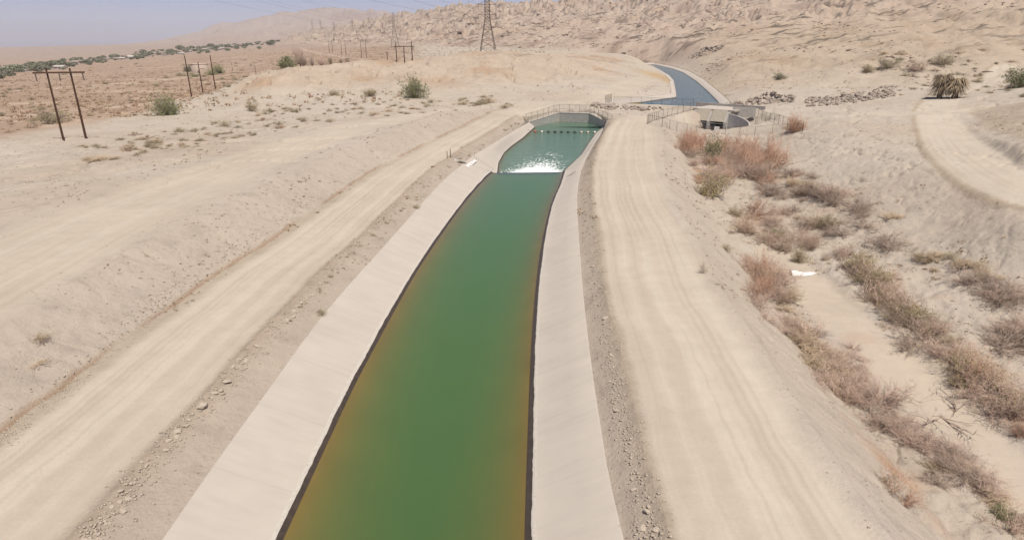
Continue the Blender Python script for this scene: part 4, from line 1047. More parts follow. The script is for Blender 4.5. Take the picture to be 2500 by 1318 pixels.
# thickets in the dry wash -------------------------------------------------------------
def thicket(pts, width, n, wpx, kinds, label, group, hs=.9, seed=1):
    g = np.random.RandomState(seed); L = []; n = min(28, int(n * 1.35))
    P = np.array(pts, float); d = np.r_[0, np.cumsum(np.hypot(*np.diff(P, axis=0).T))]
    s = np.sort(g.uniform(0, d[-1], n))
    for t in s:
        u = np.interp(t, d, P[:, 0]); v = np.interp(t, d, P[:, 1]); k = np.interp(t, d, np.linspace(wpx[0], wpx[1], len(P)))
        wd = np.interp(t, d, np.linspace(width[0], width[1], len(P)))
        u += g.uniform(-1, 1) * wd; v += g.uniform(-1, 1) * wd * .62
        L.append((u, v, k * g.uniform(.45, 1.3), kinds[g.randint(len(kinds))], label, group, hs * g.uniform(.8, 1.25)))
    L.sort(key=lambda l: l[1])
    ORD = ['topmost', 'second', 'third', 'fourth', 'fifth', 'sixth', 'seventh', 'eighth', 'ninth', 'tenth', 'eleventh', 'twelfth', 'thirteenth', 'fourteenth', 'fifteenth', 'sixteenth', 'seventeenth', 'eighteenth', 'nineteenth', 'twentieth', 'twenty-first', 'twenty-second', 'twenty-third', 'twenty-fourth', 'twenty-fifth', 'twenty-sixth', 'twenty-seventh', 'twenty-eighth']
    L = [(*l[:4], l[4] + (', topmost of them' if i == 0 else ', lowest of them' if i == len(L) - 1 else ', %s down' % ORD[i]), *l[5:]) for i, l in enumerate(L)]
    place(L)
thicket([(1660,352),(1720,375),(1790,395),(1880,400)], (18,40), 26, (46,66), ['red','red','red','pink'], 'red brown leafless shrub in the dense thicket below the gate pond', 'red thicket below the gate pond', 1.2, 1)
thicket([(1720,415),(1800,430),(1880,450)], (50,45), 24, (60,70), ['red','pink','pink','grey'], 'brown pink leafless shrub on the lower side of the dense thicket', 'lower side of the dense thicket', .9, 2)
thicket([(1890,480),(1960,470),(2040,500),(2100,530)], (28,30), 14, (70,80), ['grey','grey','pink','mixed'], 'grey pink leafless shrub in the bend at the head of the wash', 'shrubs in the bend of the wash', .85, 3)
thicket([(1815,575),(1880,590),(1960,600)], (30,40), 12, (60,70), ['pink','pink','mixed'], 'pink brown leafless shrub in mid wash above the white boat shell', 'shrubs above the boat shell', .9, 4)
thicket([(1840,655),(1870,700),(1880,760)], (30,46), 16, (74,86), ['red','pink','mixed','pink'], 'pink brown shrub left of the wash track beside the boat shell', 'shrubs beside the boat shell', 1.0, 5)
thicket([(1930,800),(1990,880),(2050,930),(2130,990)], (34,50), 24, (92,120), ['pink','pink','pink','mixed'], 'pink leafless shrub in the strip between embankment and track', 'strip of shrubs left of the wash track', .8, 6)
thicket([(2150,1020),(2230,1070),(2330,1120),(2400,1190)], (40,40), 15, (110,120), ['pink','pink','grey'], 'pink grey leafless shrub at the lower end of the left strip', 'lower end of the left strip', .65, 7)
thicket([(2020,620),(2080,650),(2150,710),(2220,770),(2280,820)], (20,34), 26, (66,92), ['pink','mixed','mixed','grey','olive'], 'brown olive shrub in the strip right of the wash track', 'strip of shrubs right of the wash track', .9, 8)
thicket([(2310,860),(2380,920),(2440,980),(2510,1070)], (34,50), 18, (100,140), ['pink','red','pink','mixed'], 'red pink twiggy shrub low on the right of the track', 'lower strip right of the wash track', .8, 9)
thicket([(2400,700),(2450,760),(2480,820),(2560,860)], (46,50), 16, (100,130), ['grey','grey','pink'], 'dark grey brown twig mass at the right edge of the picture', 'dark twig mass at the right edge', .75, 10)
thicket([(2250,650),(2310,640),(2370,650),(2420,690)], (30,40), 10, (60,70), ['straw','grey','pale'], 'low sparse shrub on the bank right of the domed grey one', 'sparse shrubs on the right bank', .55, 11)

thicket([(1720,405),(1820,415),(1900,430),(1960,455)], (50,40), 18, (50,60), ['pink','grey','red','straw'], 'thin twiggy shrub filling the upper wash', 'thin shrubs of the upper wash', .8, 12)
thicket([(1690,365),(1760,385),(1850,405),(1900,425)], (34,50), 16, (60,76), ['red','pink','red','grey'], 'tall reddish shrub packed into the heart of the dense thicket', 'heart of the dense thicket', 1.0, 17)
thicket([(1850,545),(1950,545),(2050,570)], (45,45), 16, (50,66), ['pink','grey','mixed'], 'loose twiggy shrub between the bend and mid wash', 'loose shrubs of mid wash', .8, 13)
thicket([(1900,745),(1960,820),(2010,860),(2080,900)], (50,60), 18, (70,90), ['pink','grey','straw'], 'thin pink twig clump filling the left strip', 'thin clumps of the left strip', .6, 14)
thicket([(2120,690),(2200,760),(2300,850),(2420,950)], (46,60), 19, (66,100), ['pink','grey','olive'], 'thin twig clump filling the right strip', 'thin clumps of the right strip', .65, 15)
thicket([(2300,1120),(2380,1170),(2440,1230),(2500,1290)], (40,60), 12, (80,100), ['grey','pink','straw'], 'grey twig clump in the lowest wash', 'grey clumps of the lowest wash', .5, 16)
# small scrub: the flat left of the canal, then the plain
def scatter(fn, n, seed):
    g = np.random.RandomState(seed); out = []
    while len(out) < n: 
        p = fn(g)
        if p: out.append(p)
    return out
g = np.random.RandomState(31); L = []
for i in range(190):
    u = g.uniform(200, 1250); lo = np.interp(u, [240,500,700,900,1250], [345,300,262,240,226]); hi = np.interp(u, [240,500,700,900,1250], [400,352,318,288,262])
    v = lo + (hi - lo) * g.beta(1.3, 1.1)
    L.append((u, v, g.lognormal(2.85, .38) * np.interp(v, [230, 400], [.8, 1.2]), ['straw','pale','scrub','pale'][g.randint(4)], 'small dry scrub bush on the pale flat between mounds and bench road', 'scrub on the pale flat', g.uniform(.5, .8)))
place(L)
L = []
for i in range(46):
    t = g.uniform(0, 1); u = np.interp(t, [0, 1], [700, 1290]); v = np.interp(u, [700,850,1000,1130,1200,1290], [800,640,505,395,352,297]) - g.uniform(4, 16)
    L.append((u, v, g.uniform(7, 15), ['pale', 'straw'][g.randint(2)], 'tiny weed tuft on the dirt strip above the left lining', 'weed tufts along the left lining', .7))
for i in range(20):
    t = g.uniform(0, 1); u, v = np.interp(t, [0, .5, 1], [1425, 1418, 1455]) + g.uniform(2, 14), np.interp(t, [0, .5, 1], [640, 450, 345])
    L.append((u, v, g.uniform(6, 12), 'straw', 'tiny weed tuft on the dirt strip beside the right lining', 'weed tufts along the right lining', .6))
place(L)
L = []
for i in range(60):
    u = g.uniform(2120, 2520); v = g.uniform(120, 240)
    L.append((u, v, g.uniform(12, 30), ['straw','pale','scrub'][g.randint(3)], 'small scrub bush on the sandy fan of the side wash at upper right', 'scrub on the side wash fan', .6))
place(L)
# plain: 230 nearest as individuals, the rest one mass
L = []
for i in range(230):
    u = g.uniform(0, 640); v = np.interp(u, [0, 640], [330, 205]) - (g.beta(1, 1.4)) * np.interp(u, [0, 640], [150, 70])
    L.append((u, v, g.uniform(9, 26) * np.interp(v, [150, 330], [.6, 1.15]), ['scrub','scrub','straw','pale'][g.randint(4)], 'brown desert scrub bush on the reddish plain at left', 'scrub on the reddish plain', g.uniform(.55, .85)))
place(L)
def keep(X, Y):
    _, k = height(X, Y, True); m = (k['road'] < .4) & ~inpoly(X, Y, POLY)
    for P_, wd in ((ROADB, 4), (ROADR, 3), (TRACK, 1.6)): m &= np.abs(pdb(X, Y, P_)) > wd
    return m
def mass(name, X, Y, rmin, rmax, mat, label, hs=.6, seed=0, nleaf=14):
    """many far scrub bushes too many to count, each a clump of leaf blades"""
    g = np.random.RandomState(seed); Z, kk = height(X, Y, True); ok = (kk['mound'] < .12) & (kk['road'] < .1) & ~inpoly(X, Y, FPOLY)
    for P_ in (ROADF, ROADB, ROADX, ROADR): ok &= np.abs(pdb(X, Y, P_)) > 6
    X, Y, Z = X[ok], Y[ok], Z[ok]; n = len(X); R_ = g.uniform(rmin, rmax, n)
    c = g.normal(0, .42, (n, nleaf, 3)); c[..., 2] = np.abs(c[..., 2]) * hs + .1
    C = np.stack([X, Y, Z], 1)[:, None] + c * R_[:, None, None]
    V, Fc = leaves(C.reshape(-1, 3), .34 * R_.mean(), g)
    return tag(link(name, mesh_np(name, V, Fc, mat)), label, kind='stuff')
a = g.uniform(-42, -8, 3800); d = np.exp(g.uniform(math.log(170), math.log(1500), 3800)); X = d * np.sin(np.radians(a)); Y = d * np.cos(np.radians(a))
mass('desert_scrub', X, Y, .4, 1.2, DRYL, 'countless small brown bushes dotting the far plain', .6, 1, 12)
a = g.uniform(-20, 6, 1500); d = np.exp(g.uniform(math.log(330), math.log(1000), 1500)); X = d * np.sin(np.radians(a)); Y = d * np.cos(np.radians(a))
mass('desert_scrub', X, Y, .4, 1.2, OLIVE, 'countless small bushes on the plain behind the mounds', .6, 2, 10)
a = g.uniform(-5, 44, 1100); d = np.exp(g.uniform(math.log(190), math.log(800), 1100)); X = d * np.sin(np.radians(a)); Y = d * np.cos(np.radians(a))
a2 = g.uniform(-46, 46, 9000); d2 = np.exp(g.uniform(math.log(40), math.log(300), 9000)); X2 = d2 * np.sin(np.radians(a2)); Y2 = d2 * np.cos(np.radians(a2))
m = keep(X2, Y2) & (fbm(X2 / 7.0, Y2 / 7.0, 177, 3) > -.02); mass('dry_litter', X2[m], Y2[m], .05, .26, col('dead_weed', 180,158,134, .3), 'countless dead weeds and twig litter on the bare ground', .4, 4, 9)
a2 = g.uniform(-30, 46, 2600); d2 = np.exp(g.uniform(math.log(55), math.log(230), 2600)); X2 = d2 * np.sin(np.radians(a2)); Y2 = d2 * np.cos(np.radians(a2))
m = keep(X2, Y2) & (fbm(X2 / 11.0, Y2 / 16.0, 178, 3) > .0); mass('dead_weeds', X2[m], Y2[m], .14, .42, col('brown_weed', 160,138,114, .3), 'countless low dead weeds on the bare slopes', .4, 6, 10)
mass('hill_scrub', X, Y, .3, .9, DRYL, 'sparse dots of scrub on the hills', .6, 3, 9)

# ------------------------------------------------------------------ clods, pebbles, rocks
def rock_mesh(name, seed, mat, sub=1, flat=.7):
    g = np.random.RandomState(seed); bm = bmesh.new(); bmesh.ops.create_icosphere(bm, subdivisions=sub, radius=1)
    for v in bm.verts:
        v.co *= g.uniform(.72, 1.18); v.co.z *= flat
    me = bpy.data.meshes.new(name); bm.to_mesh(me); bm.free(); me.materials.append(mat); return me
CLODS = [rock_mesh('dirt_clod', i, CLOD, 1, .6) for i in range(5)]; ROCKS = [rock_mesh('rock', 20 + i, ROCK, 1, .75) for i in range(6)]
def clod_line(uvs, n, off, sz, label, group, seed, zz=0):
    g = np.random.RandomState(seed); P = np.array([G(u, v, zz) for u, v in uvs]); d = np.r_[0, np.cumsum(np.hypot(*np.diff(P[:, :2], axis=0).T))]
    s = g.uniform(0, 1, n) ** 1.6 * d[-1]
    cl = perlin(s / 1.3, s * 0, seed); s = s + cl * 0.5
    x = np.interp(s, d, P[:, 0]) + g.normal(0, off, n); y = np.interp(s, d, P[:, 1]) + g.normal(0, off * .6, n); z = height(x, y)
    for i in range(n):
        r = sz * g.lognormal(0, .45)
        o = link('dirt_clod', CLODS[g.randint(5)], None, (x[i], y[i], z[i] + r * .15), (g.uniform(-.4, .4), g.uniform(-.4, .4), g.uniform(0, 6.3)), (r * g.uniform(.8, 1.5), r, r * g.uniform(.6, 1)))
        tag(o, label, 'dirt clod', group)
clod_line([(215,1318),(360,1150),(500,985),(600,880),(700,770),(800,670),(900,565),(1000,470)], 180, .17, .075, 'dry dirt clod on the crumbling edge of the left canal road', 'clods along the left road edge', 1)
clod_line([(1606,1318),(1560,1150),(1515,985),(1490,880),(1465,740),(1450,600),(1440,480)], 90, .15, .055, 'dry dirt clod on the crumbling edge of the right canal road', 'clods along the right road edge', 2)
def pebbles(name, X, Y, rmin, rmax, mat, label, seed):
    g = np.random.RandomState(seed); Z = height(X, Y); n = len(X); r = np.exp(g.uniform(math.log(rmin), math.log(rmax), n))
    B = np.array([(1,0,0),(0,1,0),(-1,0,0),(0,-1,0),(0,0,.8),(0,0,-.5)], float); T = np.array([(0,1,4),(1,2,4),(2,3,4),(3,0,4),(1,0,5),(2,1,5),(3,2,5),(0,3,5)])
    a = g.uniform(0, 6.3, n); ca, sa = np.cos(a), np.sin(a)
    b = B[None] * g.uniform(.7, 1.3, (n, 6, 1)); bx = b[..., 0] * ca[:, None] - b[..., 1] * sa[:, None]; by = b[..., 0] * sa[:, None] + b[..., 1] * ca[:, None]
    V = np.stack([bx * r[:, None] * 1.3 + X[:, None], by * r[:, None] + Y[:, None], b[..., 2] * r[:, None] * .8 + Z[:, None] + r[:, None] * .1], -1).reshape(-1, 3)
    Fc = (T[None] + (np.arange(n) * 6)[:, None, None]).reshape(-1, 3)
    return tag(link(name, mesh_np(name, V, Fc, mat)), label, kind='stuff')
d = g.uniform(15, 75, 16000) ; a = np.radians(g.uniform(-46, 46, 16000)); X, Y = d * np.sin(a), d * np.cos(a); m = keep(X, Y); X, Y = X[m], Y[m]
dens = fbm(X / 4.0, Y / 4.0, 7, 3); m = g.uniform(0, 1, len(X)) < np.clip(.35 + dens * 1.6, .05, 1); pebbles('pebbles', X[m], Y[m], .012, .06, PEB, 'countless small stones and crumbs of dirt on the ground', 5)
# crumbs along both road edges, the toe of the left bank and the embankment
XS, YS_ = [], []
for uvs, off, n in (([(215,1318),(500,985),(700,770),(900,565),(1110,385),(1280,290)], .32, 2600), ([(1600,1318),(1515,985),(1465,740),(1440,480),(1450,380)], .28, 1500), ([(-60,1110),(150,945),(400,735),(580,615),(740,512),(900,415)], .45, 1500)):
    P = np.array([G(u, v, 0) for u, v in uvs]); dd = np.r_[0, np.cumsum(np.hypot(*np.diff(P[:, :2], axis=0).T))]; s = g.uniform(0, 1, n) ** 1.5 * dd[-1]
    XS.append(np.interp(s, dd, P[:, 0]) + g.normal(0, off, n)); YS_.append(np.interp(s, dd, P[:, 1]) + g.normal(0, off, n))
pebbles('dirt_crumbs', np.concatenate(XS), np.concatenate(YS_), .015, .075, CLOD, 'crumbled dirt along the road edges', 6)
def riprap(uvs, n, label, rz, seed):
    g = np.random.RandomState(seed); P = np.array(uvs, float)
    u = g.uniform(P[:, 0].min(), P[:, 0].max(), n * 3); v = g.uniform(P[:, 1].min(), P[:, 1].max(), n * 3); m = inpoly(u, v, P); q = ground_px(np.stack([u[m], v[m]], 1)[:n])
    root = empty('riprap_bank', q.mean(0), label=label, cat='rocks')
    for p in q:
        r = rz * g.lognormal(0, .35)
        link('rock', ROCKS[g.randint(6)], root, p - q.mean(0) + [0, 0, r * .3], (g.uniform(-.6, .6), g.uniform(-.6, .6), g.uniform(0, 6)), (r * g.uniform(.8, 1.5), r * g.uniform(.7, 1.1), r * g.uniform(.6, 1)))
riprap([(1442,254),(1480,256),(1560,262),(1620,264),(1625,270),(1560,271),(1480,268),(1445,262)], 130, 'bank of loose grey rocks between the basin and the far canal', .36, 3)
riprap([(1785,252),(1840,240),(1900,233),(1942,232),(1940,246),(1900,252),(1830,258),(1790,262)], 190, 'bank of loose grey rocks right of the gate deck', .36, 4)
riprap([(1966,240),(2040,236),(2110,226),(2180,210),(2185,236),(2120,246),(2050,256),(1968,262)], 260, 'long bank of grey rocks right of the gap in the riprap', .40, 5)
riprap([(1680,142),(1716,118),(1770,112),(1760,122),(1722,136),(1700,144)], 70, 'ledge of broken rock on the far hillside above the canal bend', .8, 6)

# ------------------------------------------------------------------ things beside the canal
# painted board lying on the lining
c0, c1, c2 = [np.array(at(u, v, y)) for u, v, y in ((1138,404,84), (1160,390,88), (1145,409,84))]
pc = ground_px([(1147,399)])[0]
def on_lining(u, v):
    d = FV + RV * (u - 1250) / F + UV * (659 - v) / F
    for t in np.linspace(60, 110, 800):
        p = np.array([0, 0, CZ]) + d * t; y = p[1]; tx, tz, wx = interp_y(LT2, y), interp_y(LT2, y, 2), interp_y(LW2, y)
        f = (p[0] - tx) / (wx - tx)
        if p[2] < tz + (ZW - tz) * f + .03: return p
    return p
A_, B_, C_ = on_lining(1137.5, 405), on_lining(1144.5, 409.5), on_lining(1158, 390)
ex = C_ - A_; wdt = np.linalg.norm(ex); ex /= wdt; ey = A_ - B_; ey -= ex * (ey @ ex); hgt = np.linalg.norm(ey); ey /= hgt; ez = np.cross(ex, ey)
if ez[2] < 0: ez = -ez; 
bd = empty('painted_board', (0, 0, 0), 0, 'white board with dark letters lying on the left lining near the drop', 'sign')
bd.matrix_world = Matrix(((ex[0], ey[0], ez[0], B_[0]), (ex[1], ey[1], ez[1], B_[1]), (ex[2], ey[2], ez[2], B_[2] + .03), (0, 0, 0, 1)))
mb = MB(); mb.box((wdt / 2, hgt / 2, .02), (wdt, hgt, .03)); bdp = mb.build('panel', WHITE, bd)
def glyph(strokes, x0, w_, h_, y0):
    m_ = MB()
    for (a, b) in strokes:
        p = np.array([x0 + a[0] * w_, y0 + a[1] * h_]); q = np.array([x0 + b[0] * w_, y0 + b[1] * h_]); d = q - p; L = np.linalg.norm(d); d /= L; n = np.array([-d[1], d[0]]) * .055 * h_ * 1.2
        V = [(*(p - n), .036), (*(q - n), .036), (*(q + n), .036), (*(p + n), .036), (*(p - n), .042), (*(q - n), .042), (*(q + n), .042), (*(p + n), .042)]
        m_.add(V, [(0,3,2,1),(4,5,6,7),(0,1,5,4),(1,2,6,5),(2,3,7,6),(3,0,4,7)])
    return m_
GL_ = {'U': [((0,1),(0,.1)),((0,.05),(1,.05)),((1,.1),(1,1))], '4': [((.7,0),(.7,1)),((.7,1),(0,.35)),((0,.35),(1,.35))], 'C': [((1,1),(0,1)),((0,.95),(0,.05)),((0,0),(1,0))]}
for i, ch in enumerate('U4C'):
    glyph(GL_[ch], wdt * (.10 + .30 * i), wdt * .20, hgt * .62, hgt * .2).build('letter', PAINTD, bdp)
# two stakes and a half buried pipe beside the road
sp_ = ground_px([(1092,387),(1100,384),(1108,391)])
for p, h, lb in ((sp_[0], .95, 'shorter left wooden stake at the left road edge by the drop'), (sp_[1], 1.15, 'taller right wooden stake at the left road edge by the drop')):
    mb = MB(); mb.bar((0, 0, -.2), (0, 0, h), .055, .045, 6); o = mb.build('wooden_stake', WOOD, loc=p); tag(o, lb, 'stake', 'stakes by the drop')
P = sp_[2]; mb = MB(); n = 12
arc = [(math.cos(t) * .95, math.sin(t) * .55) for t in np.linspace(math.pi, 2 * math.pi, n)]
for i in range(n - 1):
    (x0, z0), (x1, z1) = arc[i], arc[i + 1]
    V = [(x0, 0, z0 + .35), (x1, 0, z1 + .35), (x1, 1.6, z1 + .35), (x0, 1.6, z0 + .35), (x0 * .93, 0, z0 * .9 + .37), (x1 * .93, 0, z1 * .9 + .37), (x1 * .93, 1.6, z1 * .9 + .37), (x0 * .93, 1.6, z0 * .9 + .37)]
    mb.add(V, [(0,1,2,3),(7,6,5,4),(0,4,5,1),(3,2,6,7),(0,3,7,4),(1,5,6,2)])
o = mb.build('half_pipe', CONCD, loc=P + [.3, -.5, .0]); o.scale = (.8, .8, .7); o.rotation_euler = (-.35, .15, -.9); tag(o, 'open half pipe chute half buried on the bank below the stakes', 'pipe')
# rung ladders set in the lining by the drop
RUNG = None
for side, (ua, va), (ub, vb), lab in (('l', (1158,383), (1203,414), 'row of dark ladder rungs set in the left lining by the drop'), ('r', (1380,436), (1404,420), 'row of dark ladder rungs set in the right lining by the drop')):
    if side == 'l': A_, B_ = on_lining(ua, va), on_lining(ub, vb)
    else:
        A_ = G(ua, va, -1.85); B_ = G(ub, vb, -.95)
    root = empty('rung_ladder', A_, label=lab, cat='ladder'); mb = MB(); mb.bar((0, -.2, .07), (0, .2, .07), .02, .02, 5); mb.bar((0, -.2, -.05), (0, -.2, .08), .02, .02, 5); mb.bar((0, .2, -.05), (0, .2, .08), .02, .02, 5); rm = mb.mesh('rung', RUST)
    for i in range(9): link('rung', rm, root, (B_ - A_) * i / 8 + [0, 0, .03])
# buoys on a cable
bA, bB = G(1307, 322.5, ZP), G(1452, 324.5, ZP)
cols = [('red', (196,110,92)), ('white', (238,228,216)), ('dark', (70,74,74)), ('dark', (70,74,74)), ('dark', (70,74,74)), ('dark', (70,74,74)), ('dark', (70,74,74)), ('pink', (226,198,182)), ('pink', (226,190,172)), ('white', (240,230,216))]
bm_ = {}
for k_, c_ in cols: bm_[k_] = bm_.get(k_) or pmat(k_ + '_buoy', lin(*c_, .75), .5, .08, 6)
names_ = ['faded red float at the left end of the float line', 'white float second from the left on the float line'] + ['dark float, number %s from the left, in the float line across the basin' % w_ for w_ in ('three', 'four', 'five', 'six', 'seven')] + ['pale pink float left of its twin near the right end of the float line', 'pale pink float beside the white end float', 'white float at the right end of the float line']
sph = {}
for i, (k_, _) in enumerate(cols):
    p = bA + (bB - bA) * i / 9; e = empty('float', p + [0, 0, .05], label=names_[i], cat='float', group='floats on the cable')
    if k_ not in sph:
        bm = bmesh.new(); bmesh.ops.create_uvsphere(bm, u_segments=14, v_segments=9, radius=.27); me = bpy.data.meshes.new('shell'); bm.to_mesh(me); bm.free(); me.materials.append(bm_[k_])
        me.polygons.foreach_set('use_smooth', np.ones(len(me.polygons), bool)); sph[k_] = me
    sh_ = link('shell', sph[k_], e)
    if 'collar' not in sph: mb = MB(); mb.bar((.24, 0, 0), (.36, 0, 0), .11, .06, 8); sph['collar'] = mb.mesh('collar', RUST)
    link('collar', sph['collar'], sh_); link('collar', sph['collar'], sh_, rot=(0, 0, math.pi))
mb = MB(); mb.tube([bA + [-1.6, -.2, .5], bA + [0, 0, .04], bB + [0, 0, .04], bB + [1.2, .2, .5]], .025, 5); o = mb.build('float_cable', RUST); tag(o, 'thin cable carrying the floats across the basin', 'cable')

# white water below the drop ----------------------------------------------------------
def foam():
    m, t, b = mat_new('foam'); b.inputs['Base Color'].default_value = (.86, .88, .86, 1); b.inputs['Roughness'].default_value = .7
    at_ = t.nodes.new('ShaderNodeAttribute'); at_.attribute_name = 'froth'; tc = t.nodes.new('ShaderNodeTexCoord')
    mp = t.nodes.new('ShaderNodeMapping'); mp.inputs['Scale'].default_value = (1.1, .5, 1); n = t.nodes.new('ShaderNodeTexNoise'); n.inputs['Scale'].default_value = 1.1; n.inputs['Detail'].default_value = 6; n.inputs['Roughness'].default_value = .72; n.inputs['Distortion'].default_value = 2.2
    t.links.new(tc.outputs['Object'], mp.inputs[0]); t.links.new(mp.outputs[0], n.inputs['Vector'])
    ad = t.nodes.new('ShaderNodeMath'); ad.operation = 'MULTIPLY_ADD'; ad.inputs[1].default_value = 2.6; t.links.new(n.outputs[0], ad.inputs[0]); t.links.new(at_.outputs['Fac'], ad.inputs[2])
    mr = t.nodes.new('ShaderNodeMapRange'); mr.inputs['From Min'].default_value = 1.62; mr.inputs['From Max'].default_value = 2.1; t.links.new(ad.outputs[0], mr.inputs['Value'])
    t.links.new(mr.outputs[0], b.inputs['Alpha']); return m
nx, ny = 110, 150; xs = np.linspace(-1.6, 12.5, nx); ysf = np.linspace(WEIR_Y + .55, WEIR_Y + 27, ny); Xf, Yf = np.meshgrid(xs, ysf)
s = Yf - WEIR_Y; cx = 3.2 + .14 * s; half = 3.0 + .10 * s
core = np.exp(-((Xf - cx - .4) / 2.6) ** 2)
n1 = fbm(Xf / .5, Yf / .5, 201, 3); n2_ = fbm(Xf / 1.6, Yf / 1.6, 205, 3)
froth = .80 * np.exp(-(s / 4.2) ** 2) * np.exp(-((Xf - 3.4) / 3.8) ** 4) + .50 * core * np.exp(-(s / 11) ** 2) + .32 * np.exp(-(np.abs(Xf - cx) / 5.0) ** 4) * np.exp(-(s / 20) ** 2)
Zf = ZP + .035 + np.exp(-((s - 1.6) / 1.6) ** 2) * np.exp(-((Xf - 3.5) / 3.2) ** 4) * (.34 + .22 * n1 + .1 * n2_) + .05 * n2_ * np.exp(-s / 12) + .04
lx, rx = np.interp(Yf, LW2[:, 1], LW2[:, 0]) + .1, np.interp(Yf, RW2[:, 1], RW2[:, 0]) - .1
I = np.arange(nx * ny).reshape(ny, nx); Fq = np.stack([I[:-1, :-1], I[:-1, 1:], I[1:, 1:], I[1:, :-1]], -1).reshape(-1, 4)
okv = ((Xf > lx) & (Xf < rx)).ravel(); Fq = Fq[okv[Fq].all(1)]
me = mesh_np('white_water', np.stack([Xf.ravel(), Yf.ravel(), Zf.ravel()], 1), Fq, foam(), True)
fa = me.attributes.new('froth', 'FLOAT', 'POINT'); fa.data.foreach_set('value', froth.ravel().astype(np.float32))
tag(link('white_water', me), 'white foam and streaks boiling below the drop', kind='stuff')

# white boat shell and rubbish in the wash
p = ground_px([(1960, 671)])[0]; bt = MB(); n = 12; V = []
for i in range(n):
    f = i / (n - 1); x = -1.05 + 2.15 * f; wv = .42 * (1 - max(0, (f - .35) / .65) ** 1.8) + .015; hv = .34 * (1 - .55 * f); sag = .05 * math.sin(f * 9)
    V += [(x, -wv, .0), (x, -wv * .92, hv * .35), (x, -wv * .35, hv + sag), (x, wv * .2, hv * 1.02 + sag), (x, wv * .9, hv * .45), (x, wv, .0)]
Fc = [(6 * i + j, 6 * i + 6 + j, 6 * i + 7 + j, 6 * i + 1 + j) for i in range(n - 1) for j in range(5)] + [(0, 1, 2, 3, 4, 5), tuple(6 * n - 6 + j for j in (5, 4, 3, 2, 1, 0))]
bt.add(V, Fc); o = bt.build('boat_shell', WHITE, loc=p + [0, 0, .03]); o.rotation_euler = (0, 0, -.03); tag(o, 'white pointed boat shell lying on the wash track', 'boat')
p = ground_px([(2409, 968)])[0]; me = rock_mesh('plastic_bag', 77, WHITE, 2, .45); o = link('plastic_bag', me, None, p + [0, 0, .08], (0, .2, .3), (.24, .14, .2)); tag(o, 'crumpled white plastic bag among twigs right of the wash track', 'bag')
# fallen branches
for i, (u, v, L_, rz, lb) in enumerate(((2290,1015,2.6,-.5,'bare grey branch lying beside the lower wash track'), (2120,985,1.3,.9,'short bare branch sticking up from the pink strip'), (2330,1150,1.8,2.2,'bleached branch lying in the lower wash'))):
    p = ground_px([(u, v)])[0]; g2 = np.random.RandomState(50 + i); P, Q, r, _ = twig_bush(400 + i, nstem=3, kids=7, gk=3, R=1, Hh=.25, tw=.014)
    Vv, Fc = cones(P, Q, r); o = link('fallen_branch', mesh_np('fallen_branch', Vv, Fc, GREY), None, p, (0, 0, rz), L_); tag(o, lb, 'branch')

# ledges of darker rock breaking out of the hills
g = np.random.RandomState(88); N_ = 9000
a_ = np.radians(g.uniform(-14, 44, N_)); d_ = np.exp(g.uniform(math.log(230), math.log(1500), N_)); X, Y = d_ * np.sin(a_), d_ * np.cos(a_)
_, kk = height(X, Y, True); m = ((kk['hill'] * sstep(.01, .1, kk['q']) > .5) | (kk['m2'] > .5)) & ~inpoly(X, Y, FPOLY) & (fbm(X / 34.0, Y / 90.0, 301, 3) > .06); X, Y, dd_ = X[m], Y[m], d_[m]
def ledges(X, Y, size, mat, label):
    g = np.random.RandomState(9); n = len(X); Z = height(X, Y); B = np.array([(1,0,0),(0,1,0),(-1,0,0),(0,-1,0),(0,0,.8),(0,0,-.6)], float); T = np.array([(0,1,4),(1,2,4),(2,3,4),(3,0,4),(1,0,5),(2,1,5),(3,2,5),(0,3,5)])
    b = B[None] * g.uniform(.6, 1.4, (n, 6, 1)) * size[:, None, None]; an = g.normal(.25, .5, n); ca, sa = np.cos(an)[:, None], np.sin(an)[:, None]
    bx = b[..., 0] * 1.9 * ca - b[..., 1] * .8 * sa; by = b[..., 0] * 1.9 * sa + b[..., 1] * .8 * ca
    V = np.stack([bx + X[:, None], by + Y[:, None], b[..., 2] * .75 + Z[:, None]], -1).reshape(-1, 3); Fc = (T[None] + (np.arange(n) * 6)[:, None, None]).reshape(-1, 3)
    return tag(link('rock_ledges', mesh_np('rock_ledges', V, Fc, mat)), label, kind='stuff')
ledges(X, Y, dd_ * np.exp(g.normal(-6.75, .45, len(X))), pmat('ledge_rock', lin(176,152,136,KA), .95, .25, .15), 'countless broken rock ledges on the badland hills')

